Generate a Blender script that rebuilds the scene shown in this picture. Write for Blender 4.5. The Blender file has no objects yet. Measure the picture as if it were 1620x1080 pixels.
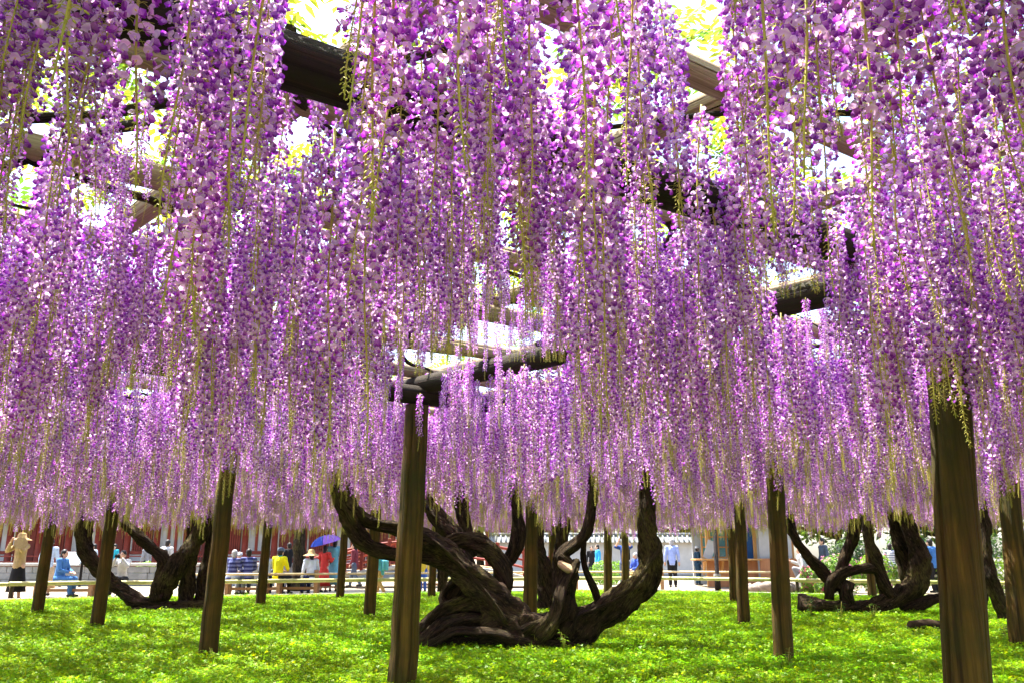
import bpy, math, random
import numpy as np
from mathutils import Vector, Matrix, noise

# ------------------------------------------------------------------ camera, world, sun, exposure
SC = bpy.context.scene
COL = SC.collection
FPX, PITCH, CAMZ = 1350.0, math.atan(340 / 1350.0), 1.12
cam_d = bpy.data.cameras.new('camera'); cam = bpy.data.objects.new('camera', cam_d); COL.objects.link(cam)
cam_d.sensor_width = 36; cam_d.lens = 36 * FPX / 1620; cam_d.clip_start = 0.05; cam_d.clip_end = 2000
cam.location = (0, 0, CAMZ); cam.rotation_euler = (math.pi / 2 + PITCH, 0, 0)
SC.camera = cam
SUN_EL, SUN_AZ = math.radians(67), math.radians(-52)     # azimuth clockwise from +Y (away from the camera)
w = bpy.data.worlds.new('World'); SC.world = w; w.use_nodes = True
nt = w.node_tree; bg = nt.nodes['Background']
sky = nt.nodes.new('ShaderNodeTexSky'); sky.sky_type = 'NISHITA'; sky.sun_disc = False
sky.sun_elevation = SUN_EL; sky.sun_rotation = SUN_AZ; sky.air_density = 1.0; sky.dust_density = 2.5; sky.ozone_density = 1.0
nt.links.new(sky.outputs[0], bg.inputs[0]); bg.inputs[1].default_value = 0.15
sl = bpy.data.lights.new('sun', 'SUN'); sl.energy = 5.0; sl.angle = math.radians(0.5); sl.color = (1, 0.95, 0.86)
sun = bpy.data.objects.new('sun', sl); COL.objects.link(sun)
sd = Vector((math.sin(SUN_AZ) * math.cos(SUN_EL), math.cos(SUN_AZ) * math.cos(SUN_EL), math.sin(SUN_EL)))
sun.rotation_euler = sd.to_track_quat('Z', 'Y').to_euler(); sun.location = sd * 60
SC.view_settings.view_transform = 'Standard'; SC.view_settings.look = 'None'
SC.view_settings.gamma = 1; SC.view_settings.exposure = 2.3; SC.view_settings.use_curve_mapping = False
cy = SC.cycles
cy.max_bounces = 7; cy.diffuse_bounces = 4; cy.transmission_bounces = 5; cy.glossy_bounces = 2; cy.transparent_max_bounces = 4
cy.use_adaptive_sampling = True; cy.adaptive_threshold = 0.02
cy.caustics_reflective = False; cy.caustics_refractive = False

random.seed(7); RNG = np.random.default_rng(11)
R = math.radians
F_ = np.array([0, math.cos(PITCH), math.sin(PITCH)]); U_ = np.array([0, -math.sin(PITCH), math.cos(PITCH)])
CP = np.array([0, 0, CAMZ])
def ray(px, py): return F_ + np.array([1., 0, 0]) * (px - 810) / FPX + U_ * (540 - py) / FPX
def at(px, py, Y): d = ray(px, py); return Vector(CP + d * (Y / d[1]))          # the point of that sight line at depth Y
def gnd(px, py): d = ray(px, py); return Vector(CP + d * (-CAMZ / d[2]))        # where it meets the ground
def xat(px, Y): return at(px, 880, Y).x

# ------------------------------------------------------------------ materials
def new_mat(name):
    m = bpy.data.materials.new(name); m.use_nodes = True
    n = m.node_tree; n.nodes.clear(); out = n.nodes.new('ShaderNodeOutputMaterial')
    return m, n, out
def N(n, t, **kw):
    x = n.nodes.new(t)
    for k, v in kw.items():
        if k in x.inputs: x.inputs[k].default_value = v
        else: setattr(x, k, v)
    return x
def mix_rgb(n, fac, a, b, blend='MIX'):
    x = n.nodes.new('ShaderNodeMix'); x.data_type = 'RGBA'; x.blend_type = blend
    for s, v in ((x.inputs[0], fac), (x.inputs[6], a), (x.inputs[7], b)):
        if hasattr(v, 'is_output'): n.links.new(v, s)
        elif isinstance(v, tuple): s.default_value = (*v, 1)
        else: s.default_value = v
    return x.outputs[2]
def ramp(n, sock, p0, p1):
    x = n.nodes.new('ShaderNodeMapRange'); x.inputs[1].default_value = p0; x.inputs[2].default_value = p1
    n.links.new(sock, x.inputs[0]); return x.outputs[0]
def noise_tex(n, scale, stretch=(1, 1, 1), detail=4, rough=.6):
    tc = n.nodes.new('ShaderNodeTexCoord'); mp = n.nodes.new('ShaderNodeMapping'); mp.inputs['Scale'].default_value = stretch
    n.links.new(tc.outputs['Object'], mp.inputs[0])
    t = n.nodes.new('ShaderNodeTexNoise'); t.inputs['Scale'].default_value = scale; t.inputs['Detail'].default_value = detail; t.inputs['Roughness'].default_value = rough
    n.links.new(mp.outputs[0], t.inputs[0]); return t.outputs['Fac']
def surf(name, a, b, scale=6, stretch=(1, 1, 1), rough=.85, bump=.3, bscale=None, c=None, cscale=1.5, crange=(.5, .65), bstretch=None, spec=.25, dist=.02):
    m, n, out = new_mat(name)
    col = mix_rgb(n, ramp(n, noise_tex(n, scale, stretch), .35, .65), a, b)
    if c: col = mix_rgb(n, ramp(n, noise_tex(n, cscale), *crange), col, c)
    p = N(n, 'ShaderNodeBsdfPrincipled', Roughness=rough); p.inputs['Specular IOR Level'].default_value = spec
    n.links.new(col, p.inputs['Base Color'])
    if bump:
        b_ = N(n, 'ShaderNodeBump', Strength=bump, Distance=dist)
        n.links.new(noise_tex(n, bscale or scale * 3, bstretch or stretch, 6), b_.inputs['Height']); n.links.new(b_.outputs[0], p.inputs['Normal'])
    n.links.new(p.outputs[0], out.inputs[0]); return m
def leafy(name, trans=.5, sat_var=.25, gloss=.0, tint=(1, 1, 1), tbright=1.0):
    """thin petals and leaves: colour per face from the mesh, light passes through"""
    m, n, out = new_mat(name)
    at_ = N(n, 'ShaderNodeAttribute', attribute_name='col')
    oi = N(n, 'ShaderNodeObjectInfo')
    hs = N(n, 'ShaderNodeHueSaturation'); n.links.new(at_.outputs['Color'], hs.inputs['Color'])
    v = N(n, 'ShaderNodeMapRange'); v.inputs[3].default_value = 1 - sat_var; v.inputs[4].default_value = 1 + sat_var
    n.links.new(oi.outputs['Random'], v.inputs[0]); n.links.new(v.outputs[0], hs.inputs['Value'])
    h = N(n, 'ShaderNodeMapRange'); h.inputs[3].default_value = .485; h.inputs[4].default_value = .515
    mt = N(n, 'ShaderNodeMath', operation='FRACT'); mu = N(n, 'ShaderNodeMath', operation='MULTIPLY'); mu.inputs[1].default_value = 7.31
    n.links.new(oi.outputs['Random'], mu.inputs[0]); n.links.new(mu.outputs[0], mt.inputs[0]); n.links.new(mt.outputs[0], h.inputs[0]); n.links.new(h.outputs[0], hs.inputs['Hue'])
    d = N(n, 'ShaderNodeBsdfDiffuse'); t = N(n, 'ShaderNodeBsdfTranslucent')
    n.links.new(hs.outputs[0], d.inputs[0])
    n.links.new(mix_rgb(n, 1.0, hs.outputs[0], tuple(x * tbright for x in tint), 'MULTIPLY'), t.inputs[0])
    mx = N(n, 'ShaderNodeMixShader'); mx.inputs[0].default_value = trans
    n.links.new(d.outputs[0], mx.inputs[1]); n.links.new(t.outputs[0], mx.inputs[2])
    last = mx.outputs[0]
    if gloss:
        g = N(n, 'ShaderNodeBsdfGlossy', Roughness=.45); m2 = N(n, 'ShaderNodeMixShader'); m2.inputs[0].default_value = gloss
        n.links.new(last, m2.inputs[1]); n.links.new(g.outputs[0], m2.inputs[2]); last = m2.outputs[0]
    n.links.new(last, out.inputs[0]); return m
M = {}
M['petal'] = leafy('petal', .5, .16, .03, (1.0, .90, 1.0), 1.25)
M['leaf'] = leafy('leaf', .55, .25, .04, (1.0, 1.0, .6), 1.3)
M['grass'] = leafy('grass', .5, .22, .02, (1.0, 1.0, .5), 1.3)
M['stalk'] = surf('stalk', (.40, .42, .06), (.55, .46, .09), 30, rough=.6, bump=0)
def bark_mat():
    m, n, out = new_mat('bark'); a = N(n, 'ShaderNodeAttribute', attribute_name='bk')
    def tx(scale, st, det=5):
        mp = n.nodes.new('ShaderNodeMapping'); mp.inputs['Scale'].default_value = st; n.links.new(a.outputs['Vector'], mp.inputs[0])
        t = n.nodes.new('ShaderNodeTexNoise'); t.inputs['Scale'].default_value = scale; t.inputs['Detail'].default_value = det; t.inputs['Roughness'].default_value = .65; n.links.new(mp.outputs[0], t.inputs[0]); return t.outputs['Fac']
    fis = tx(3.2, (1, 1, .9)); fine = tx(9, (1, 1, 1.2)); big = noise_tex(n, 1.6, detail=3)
    col = mix_rgb(n, ramp(n, fis, .38, .62), (.010, .007, .004), (.062, .041, .021))
    col = mix_rgb(n, ramp(n, fine, .55, .7), col, (.14, .10, .05))
    moss_sunlit = N(n, 'ShaderNodeMath', operation='MULTIPLY'); n.links.new(ramp(n, big, .5, .68), moss_sunlit.inputs[0]); n.links.new(ramp(n, fine, .4, .6), moss_sunlit.inputs[1])
    col = mix_rgb(n, moss_sunlit.outputs[0], col, (.13, .11, .03))  # ochre patches: moss, and sunlit spots on the trunks painted into the colour
    p = N(n, 'ShaderNodeBsdfPrincipled', Roughness=.95); p.inputs['Specular IOR Level'].default_value = .15; n.links.new(col, p.inputs['Base Color'])
    ad = N(n, 'ShaderNodeMath', operation='ADD'); n.links.new(fis, ad.inputs[0]); n.links.new(fine, ad.inputs[1])
    b_ = N(n, 'ShaderNodeBump', Strength=1.0, Distance=.05); n.links.new(ad.outputs[0], b_.inputs['Height']); n.links.new(b_.outputs[0], p.inputs['Normal'])
    n.links.new(p.outputs[0], out.inputs[0]); return m
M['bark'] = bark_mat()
M['post'] = surf('post', (.030, .017, .002), (.16, .092, .014), 22, (1, 1, .035), .8, .9, 60, c=(.036, .038, .005), cscale=1.3, crange=(.42, .62))
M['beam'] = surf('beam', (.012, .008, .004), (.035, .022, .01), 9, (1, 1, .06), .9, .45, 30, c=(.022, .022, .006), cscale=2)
M['pole'] = surf('pole', (.26, .18, .10), (.42, .32, .2), 8, (1, 1, .08), .8, .4, 25, c=(.16, .10, .06), cscale=3, crange=(.5, .7))
M['cut_wood'] = surf('cut_wood', (.32, .22, .11), (.45, .33, .18), 14, rough=.9)
M['soil'] = surf('soil', (.045, .07, .012), (.07, .10, .02), 3, rough=1, bump=.5, c=(.06, .045, .02), cscale=.8)
M['plaza'] = surf('plaza', (.22, .18, .125), (.29, .24, .175), 2.5, rough=.95, bump=.2, bscale=60, c=(.18, .145, .10), cscale=.35)
M['kerb'] = surf('kerb', (.33, .31, .26), (.42, .39, .33), 5, rough=.9)
M['stone'] = surf('stone', (.17, .17, .16), (.26, .255, .24), 4, rough=.9, c=(.2, .2, .17), cscale=1.2)
M['rock'] = surf('rock', (.17, .14, .115), (.30, .25, .21), 3, rough=.95, bump=.8, c=(.1, .09, .07), cscale=2)
M['bamboo'] = surf('bamboo', (.38, .36, .12), (.50, .46, .2), 4, (1, 1, .1), .45, .1, c=(.22, .26, .07), cscale=1.5)
M['bamboo_dry'] = surf('bamboo_dry', (.46, .36, .18), (.55, .45, .26), 5, (1, 1, .1), .5, .1)
M['rope'] = surf('rope', (.03, .024, .016), (.05, .04, .03), 30)
M['dark_post'] = surf('dark_post', (.035, .026, .016), (.06, .045, .03), 12, (1, 1, .1))
M['bench'] = surf('bench', (.30, .18, .085), (.40, .25, .13), 10, (.1, 1, 1), .7, .2)
M['vermilion'] = surf('vermilion', (.17, .026, .014), (.23, .038, .022), 2, rough=.6, bump=.1)
M['red_dark'] = surf('red_dark', (.10, .018, .012), (.14, .026, .018), 2, rough=.7, bump=.1)
M['plaster'] = surf('plaster', (.36, .36, .345), (.44, .435, .42), 1.5, rough=.9, bump=.1)
M['tile'] = surf('tile', (.12, .13, .13), (.2, .21, .21), 4, rough=.7)
M['copper'] = surf('copper', (.12, .15, .12), (.18, .22, .18), 3, rough=.7)
M['counter'] = surf('counter', (.36, .155, .065), (.46, .21, .09), 7, (1, 1, .1), .6, .15)
M['orange_wood'] = surf('orange_wood', (.40, .20, .06), (.50, .27, .09), 7, (1, 1, .1), .6, .15)
M['teal_glass'] = surf('teal_glass', (.03, .22, .24), (.08, .35, .36), 1.2, rough=.15, bump=0, spec=.6)
M['navy_cloth'] = surf('navy_cloth', (.02, .06, .16), (.03, .1, .26), 2, rough=.9)
M['iron'] = surf('iron', (.010, .008, .008), (.018, .015, .014), 8, rough=.7, spec=.08)
M['skin'] = surf('skin', (.52, .31, .21), (.58, .36, .25), 6, rough=.6, bump=0)
M['hair'] = surf('hair', (.010, .008, .007), (.022, .016, .012), 40, rough=.5, bump=.2)
M['hair_grey'] = surf('hair_grey', (.3, .29, .28), (.42, .41, .4), 40, rough=.6, bump=.2)
M['straw'] = surf('straw', (.36, .23, .09), (.48, .33, .15), 60, rough=.9)
def cloth(name, rgb):
    if name not in M: M[name] = surf(name, tuple(x * .85 for x in rgb), tuple(min(1, x * 1.12) for x in rgb), 9, rough=.95, bump=.35, bscale=14)
    return M[name]
def striped(name, a, b, freq):
    m, n, out = new_mat(name)
    tc = n.nodes.new('ShaderNodeTexCoord'); sp = n.nodes.new('ShaderNodeSeparateXYZ'); n.links.new(tc.outputs['Object'], sp.inputs[0])
    mu = N(n, 'ShaderNodeMath', operation='MULTIPLY'); mu.inputs[1].default_value = freq; n.links.new(sp.outputs[2], mu.inputs[0])
    fr = N(n, 'ShaderNodeMath', operation='FRACT'); n.links.new(mu.outputs[0], fr.inputs[0])
    gt = N(n, 'ShaderNodeMath', operation='GREATER_THAN'); gt.inputs[1].default_value = .5; n.links.new(fr.outputs[0], gt.inputs[0])
    p = N(n, 'ShaderNodeBsdfPrincipled', Roughness=.95); n.links.new(mix_rgb(n, gt.outputs[0], a, b), p.inputs['Base Color'])
    n.links.new(p.outputs[0], out.inputs[0]); M[name] = m; return m

# ------------------------------------------------------------------ mesh helpers
def tag(o, label=None, cat=None, group=None, kind=None):
    for k, v in (('label', label), ('category', cat), ('group', group), ('kind', kind)):
        if v: o[k] = v
    return o
def link(name, data, parent=None, loc=None):
    o = bpy.data.objects.new(name, data); COL.objects.link(o)
    if parent: o.parent = parent
    if loc is not None: o.location = loc
    return o
def empty(name, loc=(0, 0, 0), rz=0):
    o = link(name, None); o.location = loc; o.rotation_euler = (0, 0, rz); o.empty_display_size = .2; return o
class MB:
    """collects shapes, builds ONE mesh"""
    def __init__(s): s.v = []; s.f = []; s.mi = []; s.cur = 0
    def add(s, vs, fs):
        o = len(s.v); s.v += [tuple(x) for x in vs]; s.f += [tuple(o + i for i in f) for f in fs]; s.mi += [s.cur] * len(fs)
    def box(s, x0, x1, y0, y1, z0, z1, bev=0):
        if bev:
            b = bev; vs = []; 
            xs, ys, zs = (x0, x1), (y0, y1), (z0, z1)
            idx = {}
            for i in (0, 1):
                for j in (0, 1):
                    for k in (0, 1):
                        sx, sy, sz = 1 - 2 * i, 1 - 2 * j, 1 - 2 * k
                        for a in range(3):
                            p = [xs[i], ys[j], zs[k]]
                            if a != 0: p[0] += sx * b
                            if a != 1: p[1] += sy * b
                            if a != 2: p[2] += sz * b
                            idx[i, j, k, a] = len(vs); vs.append(p)
            import itertools
            fs = []
            q = lambda *t: fs.append(tuple(idx[c] for c in t))
            for i in (0, 1): q((i,0,0,0),(i,1,0,0),(i,1,1,0),(i,0,1,0)); q((0,i,0,1),(1,i,0,1),(1,i,1,1),(0,i,1,1)); q((0,0,i,2),(1,0,i,2),(1,1,i,2),(0,1,i,2))
            for i in (0, 1):
                for j in (0, 1):
                    q((i,j,0,0),(i,j,0,1),(i,j,1,1),(i,j,1,0)); q((i,0,j,0),(i,0,j,2),(i,1,j,2),(i,1,j,0)); q((0,i,j,1),(0,i,j,2),(1,i,j,2),(1,i,j,1))
                    for k in (0, 1): q((i,j,k,0),(i,j,k,1),(i,j,k,2))
            s.add(vs, fs); return s
        vs = [(x, y, z) for x in (x0, x1) for y in (y0, y1) for z in (z0, z1)]
        s.add(vs, [(0, 1, 3, 2), (4, 6, 7, 5), (0, 4, 5, 1), (2, 3, 7, 6), (0, 2, 6, 4), (1, 5, 7, 3)]); return s
    def tube(s, pts, rad, seg=10, caps=True, rfun=None):
        pts = [Vector(p) for p in pts]; n = len(pts)
        rad = rad if hasattr(rad, '__len__') else [rad] * n
        t0 = (pts[1] - pts[0]).normalized(); a = t0.orthogonal().normalized(); rings = []; o = len(s.v); L = 0
        for i, p in enumerate(pts):
            t = (pts[min(i + 1, n - 1)] - pts[max(i - 1, 0)]).normalized()
            a = (a - t * a.dot(t)).normalized(); b = t.cross(a)
            if i: L += (p - pts[i - 1]).length
            for j in range(seg):
                th = 2 * math.pi * j / seg; r = rad[i]
                if rfun: r *= rfun(L, th, p + (a * math.cos(th) + b * math.sin(th)) * r)
                s.v.append(tuple(p + (a * math.cos(th) + b * math.sin(th)) * r))
        for i in range(n - 1):
            for j in range(seg):
                k = (j + 1) % seg
                s.f.append((o + i * seg + j, o + i * seg + k, o + (i + 1) * seg + k, o + (i + 1) * seg + j)); s.mi.append(s.cur)
        if caps:
            s.f.append(tuple(o + j for j in reversed(range(seg)))); s.mi.append(s.cur)
            s.f.append(tuple(o + (n - 1) * seg + j for j in range(seg))); s.mi.append(s.cur)
        return s
    def cap(s, a, b, ra, rb, seg=10):
        """tapered capsule"""
        a = Vector(a); b = Vector(b); d = b - a
        d = d.normalized() if d.length > 1e-6 else Vector((0, 0, 1))
        pts, rr = [], []
        for k in range(3): an = math.pi / 2 * (1 - k / 3 * .98 - .01); pts.append(a - d * ra * math.sin(an)); rr.append(ra * math.cos(an))
        pts += [a, b + d * 1e-4]; rr += [ra, rb]
        for k in range(1, 4): an = math.pi / 2 * (k / 3 * .98); pts.append(b + d * rb * math.sin(an)); rr.append(max(rb * math.cos(an), 1e-4))
        return s.tube(pts, rr, seg)
    def ell(s, c, r, seg=12, rings=8):
        c = Vector(c); r = r if hasattr(r, '__len__') else (r, r, r); vs = []; fs = []
        for i in range(rings + 1):
            ph = math.pi * (i + .001) / (rings + .002)
            for j in range(seg):
                th = 2 * math.pi * j / seg
                vs.append((c.x + r[0] * math.sin(ph) * math.cos(th), c.y + r[1] * math.sin(ph) * math.sin(th), c.z + r[2] * math.cos(ph)))
        for i in range(rings):
            for j in range(seg):
                k = (j + 1) % seg; fs.append((i * seg + j, (i + 1) * seg + j, (i + 1) * seg + k, i * seg + k))
        s.add(vs, fs); return s
    def lathe(s, prof, seg=20, c=(0, 0, 0)):
        vs = []; fs = []
        for (r, z) in prof:
            for j in range(seg): th = 2 * math.pi * j / seg; vs.append((c[0] + r * math.cos(th), c[1] + r * math.sin(th), c[2] + z))
        for i in range(len(prof) - 1):
            for j in range(seg): k = (j + 1) % seg; fs.append((i * seg + j, i * seg + k, (i + 1) * seg + k, (i + 1) * seg + j))
        s.add(vs, fs); return s
    def mesh(s, name, mats, smooth=True):
        me = bpy.data.meshes.new(name); me.from_pydata(s.v, [], s.f)
        for m in (mats if isinstance(mats, (list, tuple)) else [mats]): me.materials.append(M[m] if isinstance(m, str) else m)
        if any(s.mi): me.polygons.foreach_set('material_index', s.mi)
        me.polygons.foreach_set('use_smooth', [smooth] * len(s.f)); me.update(); return me
    def build(s, name, mats, parent=None, loc=None, smooth=False): return link(name, s.mesh(name, mats, smooth), parent, loc)
def tri_mesh(name, V, T, C, mat, smooth=False):
    """big triangle soup from numpy arrays, C = colour per triangle"""
    me = bpy.data.meshes.new(name); nv, ntri = len(V), len(T)
    me.vertices.add(nv); me.vertices.foreach_set('co', np.ascontiguousarray(V, np.float32).ravel())
    me.loops.add(ntri * 3); me.loops.foreach_set('vertex_index', np.ascontiguousarray(T, np.int32).ravel())
    me.polygons.add(ntri); me.polygons.foreach_set('loop_start', np.arange(0, ntri * 3, 3, dtype=np.int32))
    me.update(calc_edges=True)
    a = me.attributes.new('col', 'FLOAT_COLOR', 'CORNER')
    c4 = np.ones((ntri, 3, 4), np.float32); c4[:, :, :3] = C[:, None, :] if C.ndim == 2 else C
    a.data.foreach_set('color', c4.ravel())
    if smooth: me.polygons.foreach_set('use_smooth', np.ones(ntri, bool))
    me.materials.append(M[mat]); return me
def stamp(tV, tT, tC, mats4, gain=None):
    """copies of a template (V,T,C) at N 4x4 matrices"""
    n = len(mats4); V = np.einsum('nij,vj->nvi', mats4[:, :3, :3], tV) + mats4[:, None, :3, 3]
    T = (tT[None] + (np.arange(n) * len(tV))[:, None, None]).reshape(-1, 3)
    C = np.repeat(tC[None], n, 0)
    if gain is not None: C = C * gain.reshape((n,) + (1,) * (C.ndim - 2) + (gain.shape[-1],))
    return V.reshape(-1, 3), T, C.reshape((-1,) + tC.shape[1:])
def rotm(ax, ang):
    ax = np.asarray(ax, float); ax = ax / np.linalg.norm(ax); K = np.array([[0, -ax[2], ax[1]], [ax[2], 0, -ax[0]], [-ax[1], ax[0], 0]])
    return np.eye(3) + math.sin(ang) * K + (1 - math.cos(ang)) * K @ K
def m4(Rm, t, s=1.0): m = np.eye(4); m[:3, :3] = Rm * s; m[:3, 3] = t; return m
def spline(pts, step):
    P = [np.array(p, float) for p in pts]; P = [2 * P[0] - P[1]] + P + [2 * P[-1] - P[-2]]; out = []
    for i in range(1, len(P) - 2):
        n = max(2, int(np.linalg.norm(P[i + 1][:3] - P[i][:3]) / step))
        for k in range(n):
            t = k / n; a, b, c, d = P[i - 1:i + 3]
            out.append(.5 * (2 * b + (c - a) * t + (2 * a - 5 * b + 4 * c - d) * t * t + (3 * b - a - 3 * c + d) * t ** 3))
    out.append(P[-2]); return out

# ------------------------------------------------------------------ ground
KERB = [gnd(*p) for p in ((-420, 962), (0, 953), (150, 950), (400, 945.5), (660, 941), (1000, 936), (1270, 943), (1620, 950), (2000, 958))]
def kerb_y(x):
    for a, b in zip(KERB, KERB[1:]):
        if a.x <= x <= b.x: return a.y + (b.y - a.y) * (x - a.x) / (b.x - a.x)
    return 21.0
g = MB(); g.add([(-400, -200, -.03), (400, -200, -.03), (400, 600, -.03), (-400, 600, -.03)], [(0, 1, 2, 3)])
tag(g.build('plaza', 'plaza'), 'pale sandy open ground beyond the bamboo fence', kind='structure')
g = MB(); vs = []; fs = []
nx, ny = 90, 70; x0, x1 = KERB[0].x, KERB[-1].x
for i in range(nx + 1):
    x = x0 + (x1 - x0) * i / nx; ye = kerb_y(x) - .05
    for j in range(ny + 1):
        y = -6 + (ye + 6) * j / ny
        vs.append((x, y, .03 * noise.noise((x * .4, y * .4, 0)) + .012 * noise.noise((x * 2, y * 2, 3)) - .0))
for i in range(nx):
    for j in range(ny): a = i * (ny + 1) + j; fs.append((a, a + ny + 1, a + ny + 2, a + 1))
g.add(vs, fs); tag(g.build('lawn_ground', 'soil', smooth=True), 'earth under the green ground cover', kind='structure')
kb = empty('kerb'); tag(kb, 'pale stone edging between the green ground cover and the plaza', kind='structure')
for a, b in zip(KERB, KERB[1:]):
    n = max(1, int((b - a).length / 1.2))
    for k in range(n):
        p, q = a.lerp(b, k / n), a.lerp(b, (k + 1) / n); d = q - p; L = d.length - .012
        o = MB().box(0, L, -.06, .06, -.05, .10, .008).build('kerb_stone', 'kerb', kb, p); o.rotation_euler = (0, 0, math.atan2(d.y, d.x))

# ------------------------------------------------------------------ pergola
UU, VV = np.array([.82, .572]), np.array([.69, -.72])        # the two beam directions
A0 = np.array([-.94, 7.75])                                 # foot of the post the grid is counted from
PX0, PX1, PY0, PY1 = -17.5, 18.5, -3.5, 26.5
perg = empty('wooden_pergola', (0, 0, 0)); tag(perg, 'timber pergola of round log posts, beams and poles carrying the wisteria', 'pergola')
posts = [ # base x, y, radius at foot, radius at top
    (A0[0], A0[1], .125, .105), (2.33, 4.74, .118, .105), (-3.38, 10.03, .105, .09), (2.84, 9.47, .105, .088), (-6.44, 13.9, .105, .09),
    (3.77, 14.6, .105, .085), (.29, 14.9, .12, .1), (-9.15, 17.2, .11, .095), (-5.62, 19.9, .11, .09), (-4.49, 23.2, .11, .09), (-2.62, 16.4, .11, .1),
    (5.25, 21.1, .1, .085), (2.79, 25.9, .13, .11), (3.39, 26.6, .12, .1), (6.2, 11.0, .135, .115), (-2.17, 23.9, .11, .09), (9.68, 23.9, .12, .1),
    (1.0, 22.5, .11, .1), (-13.4, 21.2, .11, .09), (10.2, 16.4, .11, .095), (12.4, 20.6, .11, .095), (-.9, -1.8, .12, .1), (-5.2, 2.2, .12, .1), (6.1, 1.0, .12, .1), (-8.0, 6.3, .12, .1)]
for (x, y, r0, r1) in posts:
    ph = random.random() * 50; H = 2.47; n = 34
    ln = .065 if (x, y) in ((2.33, 4.74), (6.2, 11.0)) else .027
    pts = [(ln * (H + .1) * k / (n - 1) + .010 * noise.noise((ph, k * .25, 0)), .010 * noise.noise((ph, 9, k * .25)), -.1 + (H + .1) * k / (n - 1)) for k in range(n)]
    def rf(L, th, p, ph=ph):
        k = 1 + .035 * noise.noise((math.cos(th) * 1.4 + ph, math.sin(th) * 1.4, L * .5)) + .02 * noise.noise((math.cos(th) * 4 + ph, math.sin(th) * 4, L * .8))
        for c0, w_, dpt in ((ph % 6.28, .08, .24), ((ph * 1.7 + 2.4) % 6.28, .06, .2), ((ph * 2.3 + 4.2) % 6.28, .05, .16), (4.5, .05, .22), (5.1, .06, .18)):
            c = c0 + .12 * noise.noise((ph, L * .7, c0)); dd = abs((th - c + math.pi) % (2 * math.pi) - math.pi)
            if dd < w_ * 2: k -= dpt * math.exp(-(dd / w_) ** 2 * 2) * (.6 + .4 * noise.noise((c0, L * 1.1, ph)))
        return k
    MB().tube(pts, [r0 + (r1 - r0) * k / (n - 1) for k in range(n)], 96 if y < 9 else 48, True, rf).build('post', 'post', perg, (x, y, 0), True)
def clip_line(p, d):
    t0, t1 = -60, 60
    for a, b, lo, hi in ((p[0], d[0], PX0, PX1), (p[1], d[1], PY0, PY1)):
        ta, tb = sorted(((lo - a) / b, (hi - a) / b)); t0 = max(t0, ta); t1 = min(t1, tb)
    return t0, t1
def log_mesh(name, mat, seed, seg=14, n=60, cracks=True):
    def rf(L, th, p):
        k = 1 + .06 * noise.noise((math.cos(th) + seed, math.sin(th), L * 6)) + .025 * noise.noise((math.cos(th) * 3 + seed, math.sin(th) * 3, L * 30))
        if cracks:
            dd = abs((th - (seed % 6.28) - .4 * noise.noise((seed, L * 9, 1)) + math.pi) % (2 * math.pi) - math.pi)
            if dd < .3: k -= .1 * (1 - dd / .3)
        return k
    pts = [(.12 * noise.noise((seed, k * .22, 0)), .12 * noise.noise((seed, 5, k * .22)), k / (n - 1)) for k in range(n)]
    return MB().tube(pts, 1.0, seg, True, rf).mesh(name, mat, True)
beam_meshes = [log_mesh('beam', 'beam', 3.1 + k * 1.9, 24) for k in range(3)]
pole_meshes = [log_mesh('pole', 'pole', 11.3 + k * 2.7, 16) for k in range(4)]
bamboo_mesh = log_mesh('lath', 'bamboo_dry', 31.7, 8, 40, False)
def lay(name, meshes, off, axis, z, r, jit=0, piece=None):
    o_, d_ = (UU, VV) if axis == 'u' else (VV, UU)
    p = A0 + d_ * off; t0, t1 = clip_line(p, o_)
    if t1 - t0 < 1: return
    cuts = [t0, t1]
    if piece:
        cuts = [t0]
        while cuts[-1] + piece < t1: cuts.append(cuts[-1] + piece * random.uniform(.8, 1.15))
        cuts[-1] = t1
    for a, b in zip(cuts, cuts[1:]):
        if b - a < .3: continue
        s = p + o_ * a; o = link(name, random.choice(meshes), perg, (s[0], s[1], z + random.uniform(-jit, jit)))
        dv = Vector((o_[0] + random.uniform(-jit, jit) * .3, o_[1] + random.uniform(-jit, jit) * .3, 0))
        o.rotation_euler = dv.to_track_quat('Z', 'Y').to_euler(); o.scale = (r, r, b - a)
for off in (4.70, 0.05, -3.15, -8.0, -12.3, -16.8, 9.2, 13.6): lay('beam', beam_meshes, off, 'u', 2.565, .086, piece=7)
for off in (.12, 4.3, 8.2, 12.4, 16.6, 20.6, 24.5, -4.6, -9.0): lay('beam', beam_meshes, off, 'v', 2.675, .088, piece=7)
for k in range(-30, 34): lay('pole', pole_meshes, k * 1.04 + 4.05, 'u', 2.818, .052 + .012 * random.random(), .012, 6)
for k in range(-30, 34): lay('pole', pole_meshes, k * 1.27 + .62, 'v', 2.925, .046 + .012 * random.random(), .012, 6)

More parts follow.
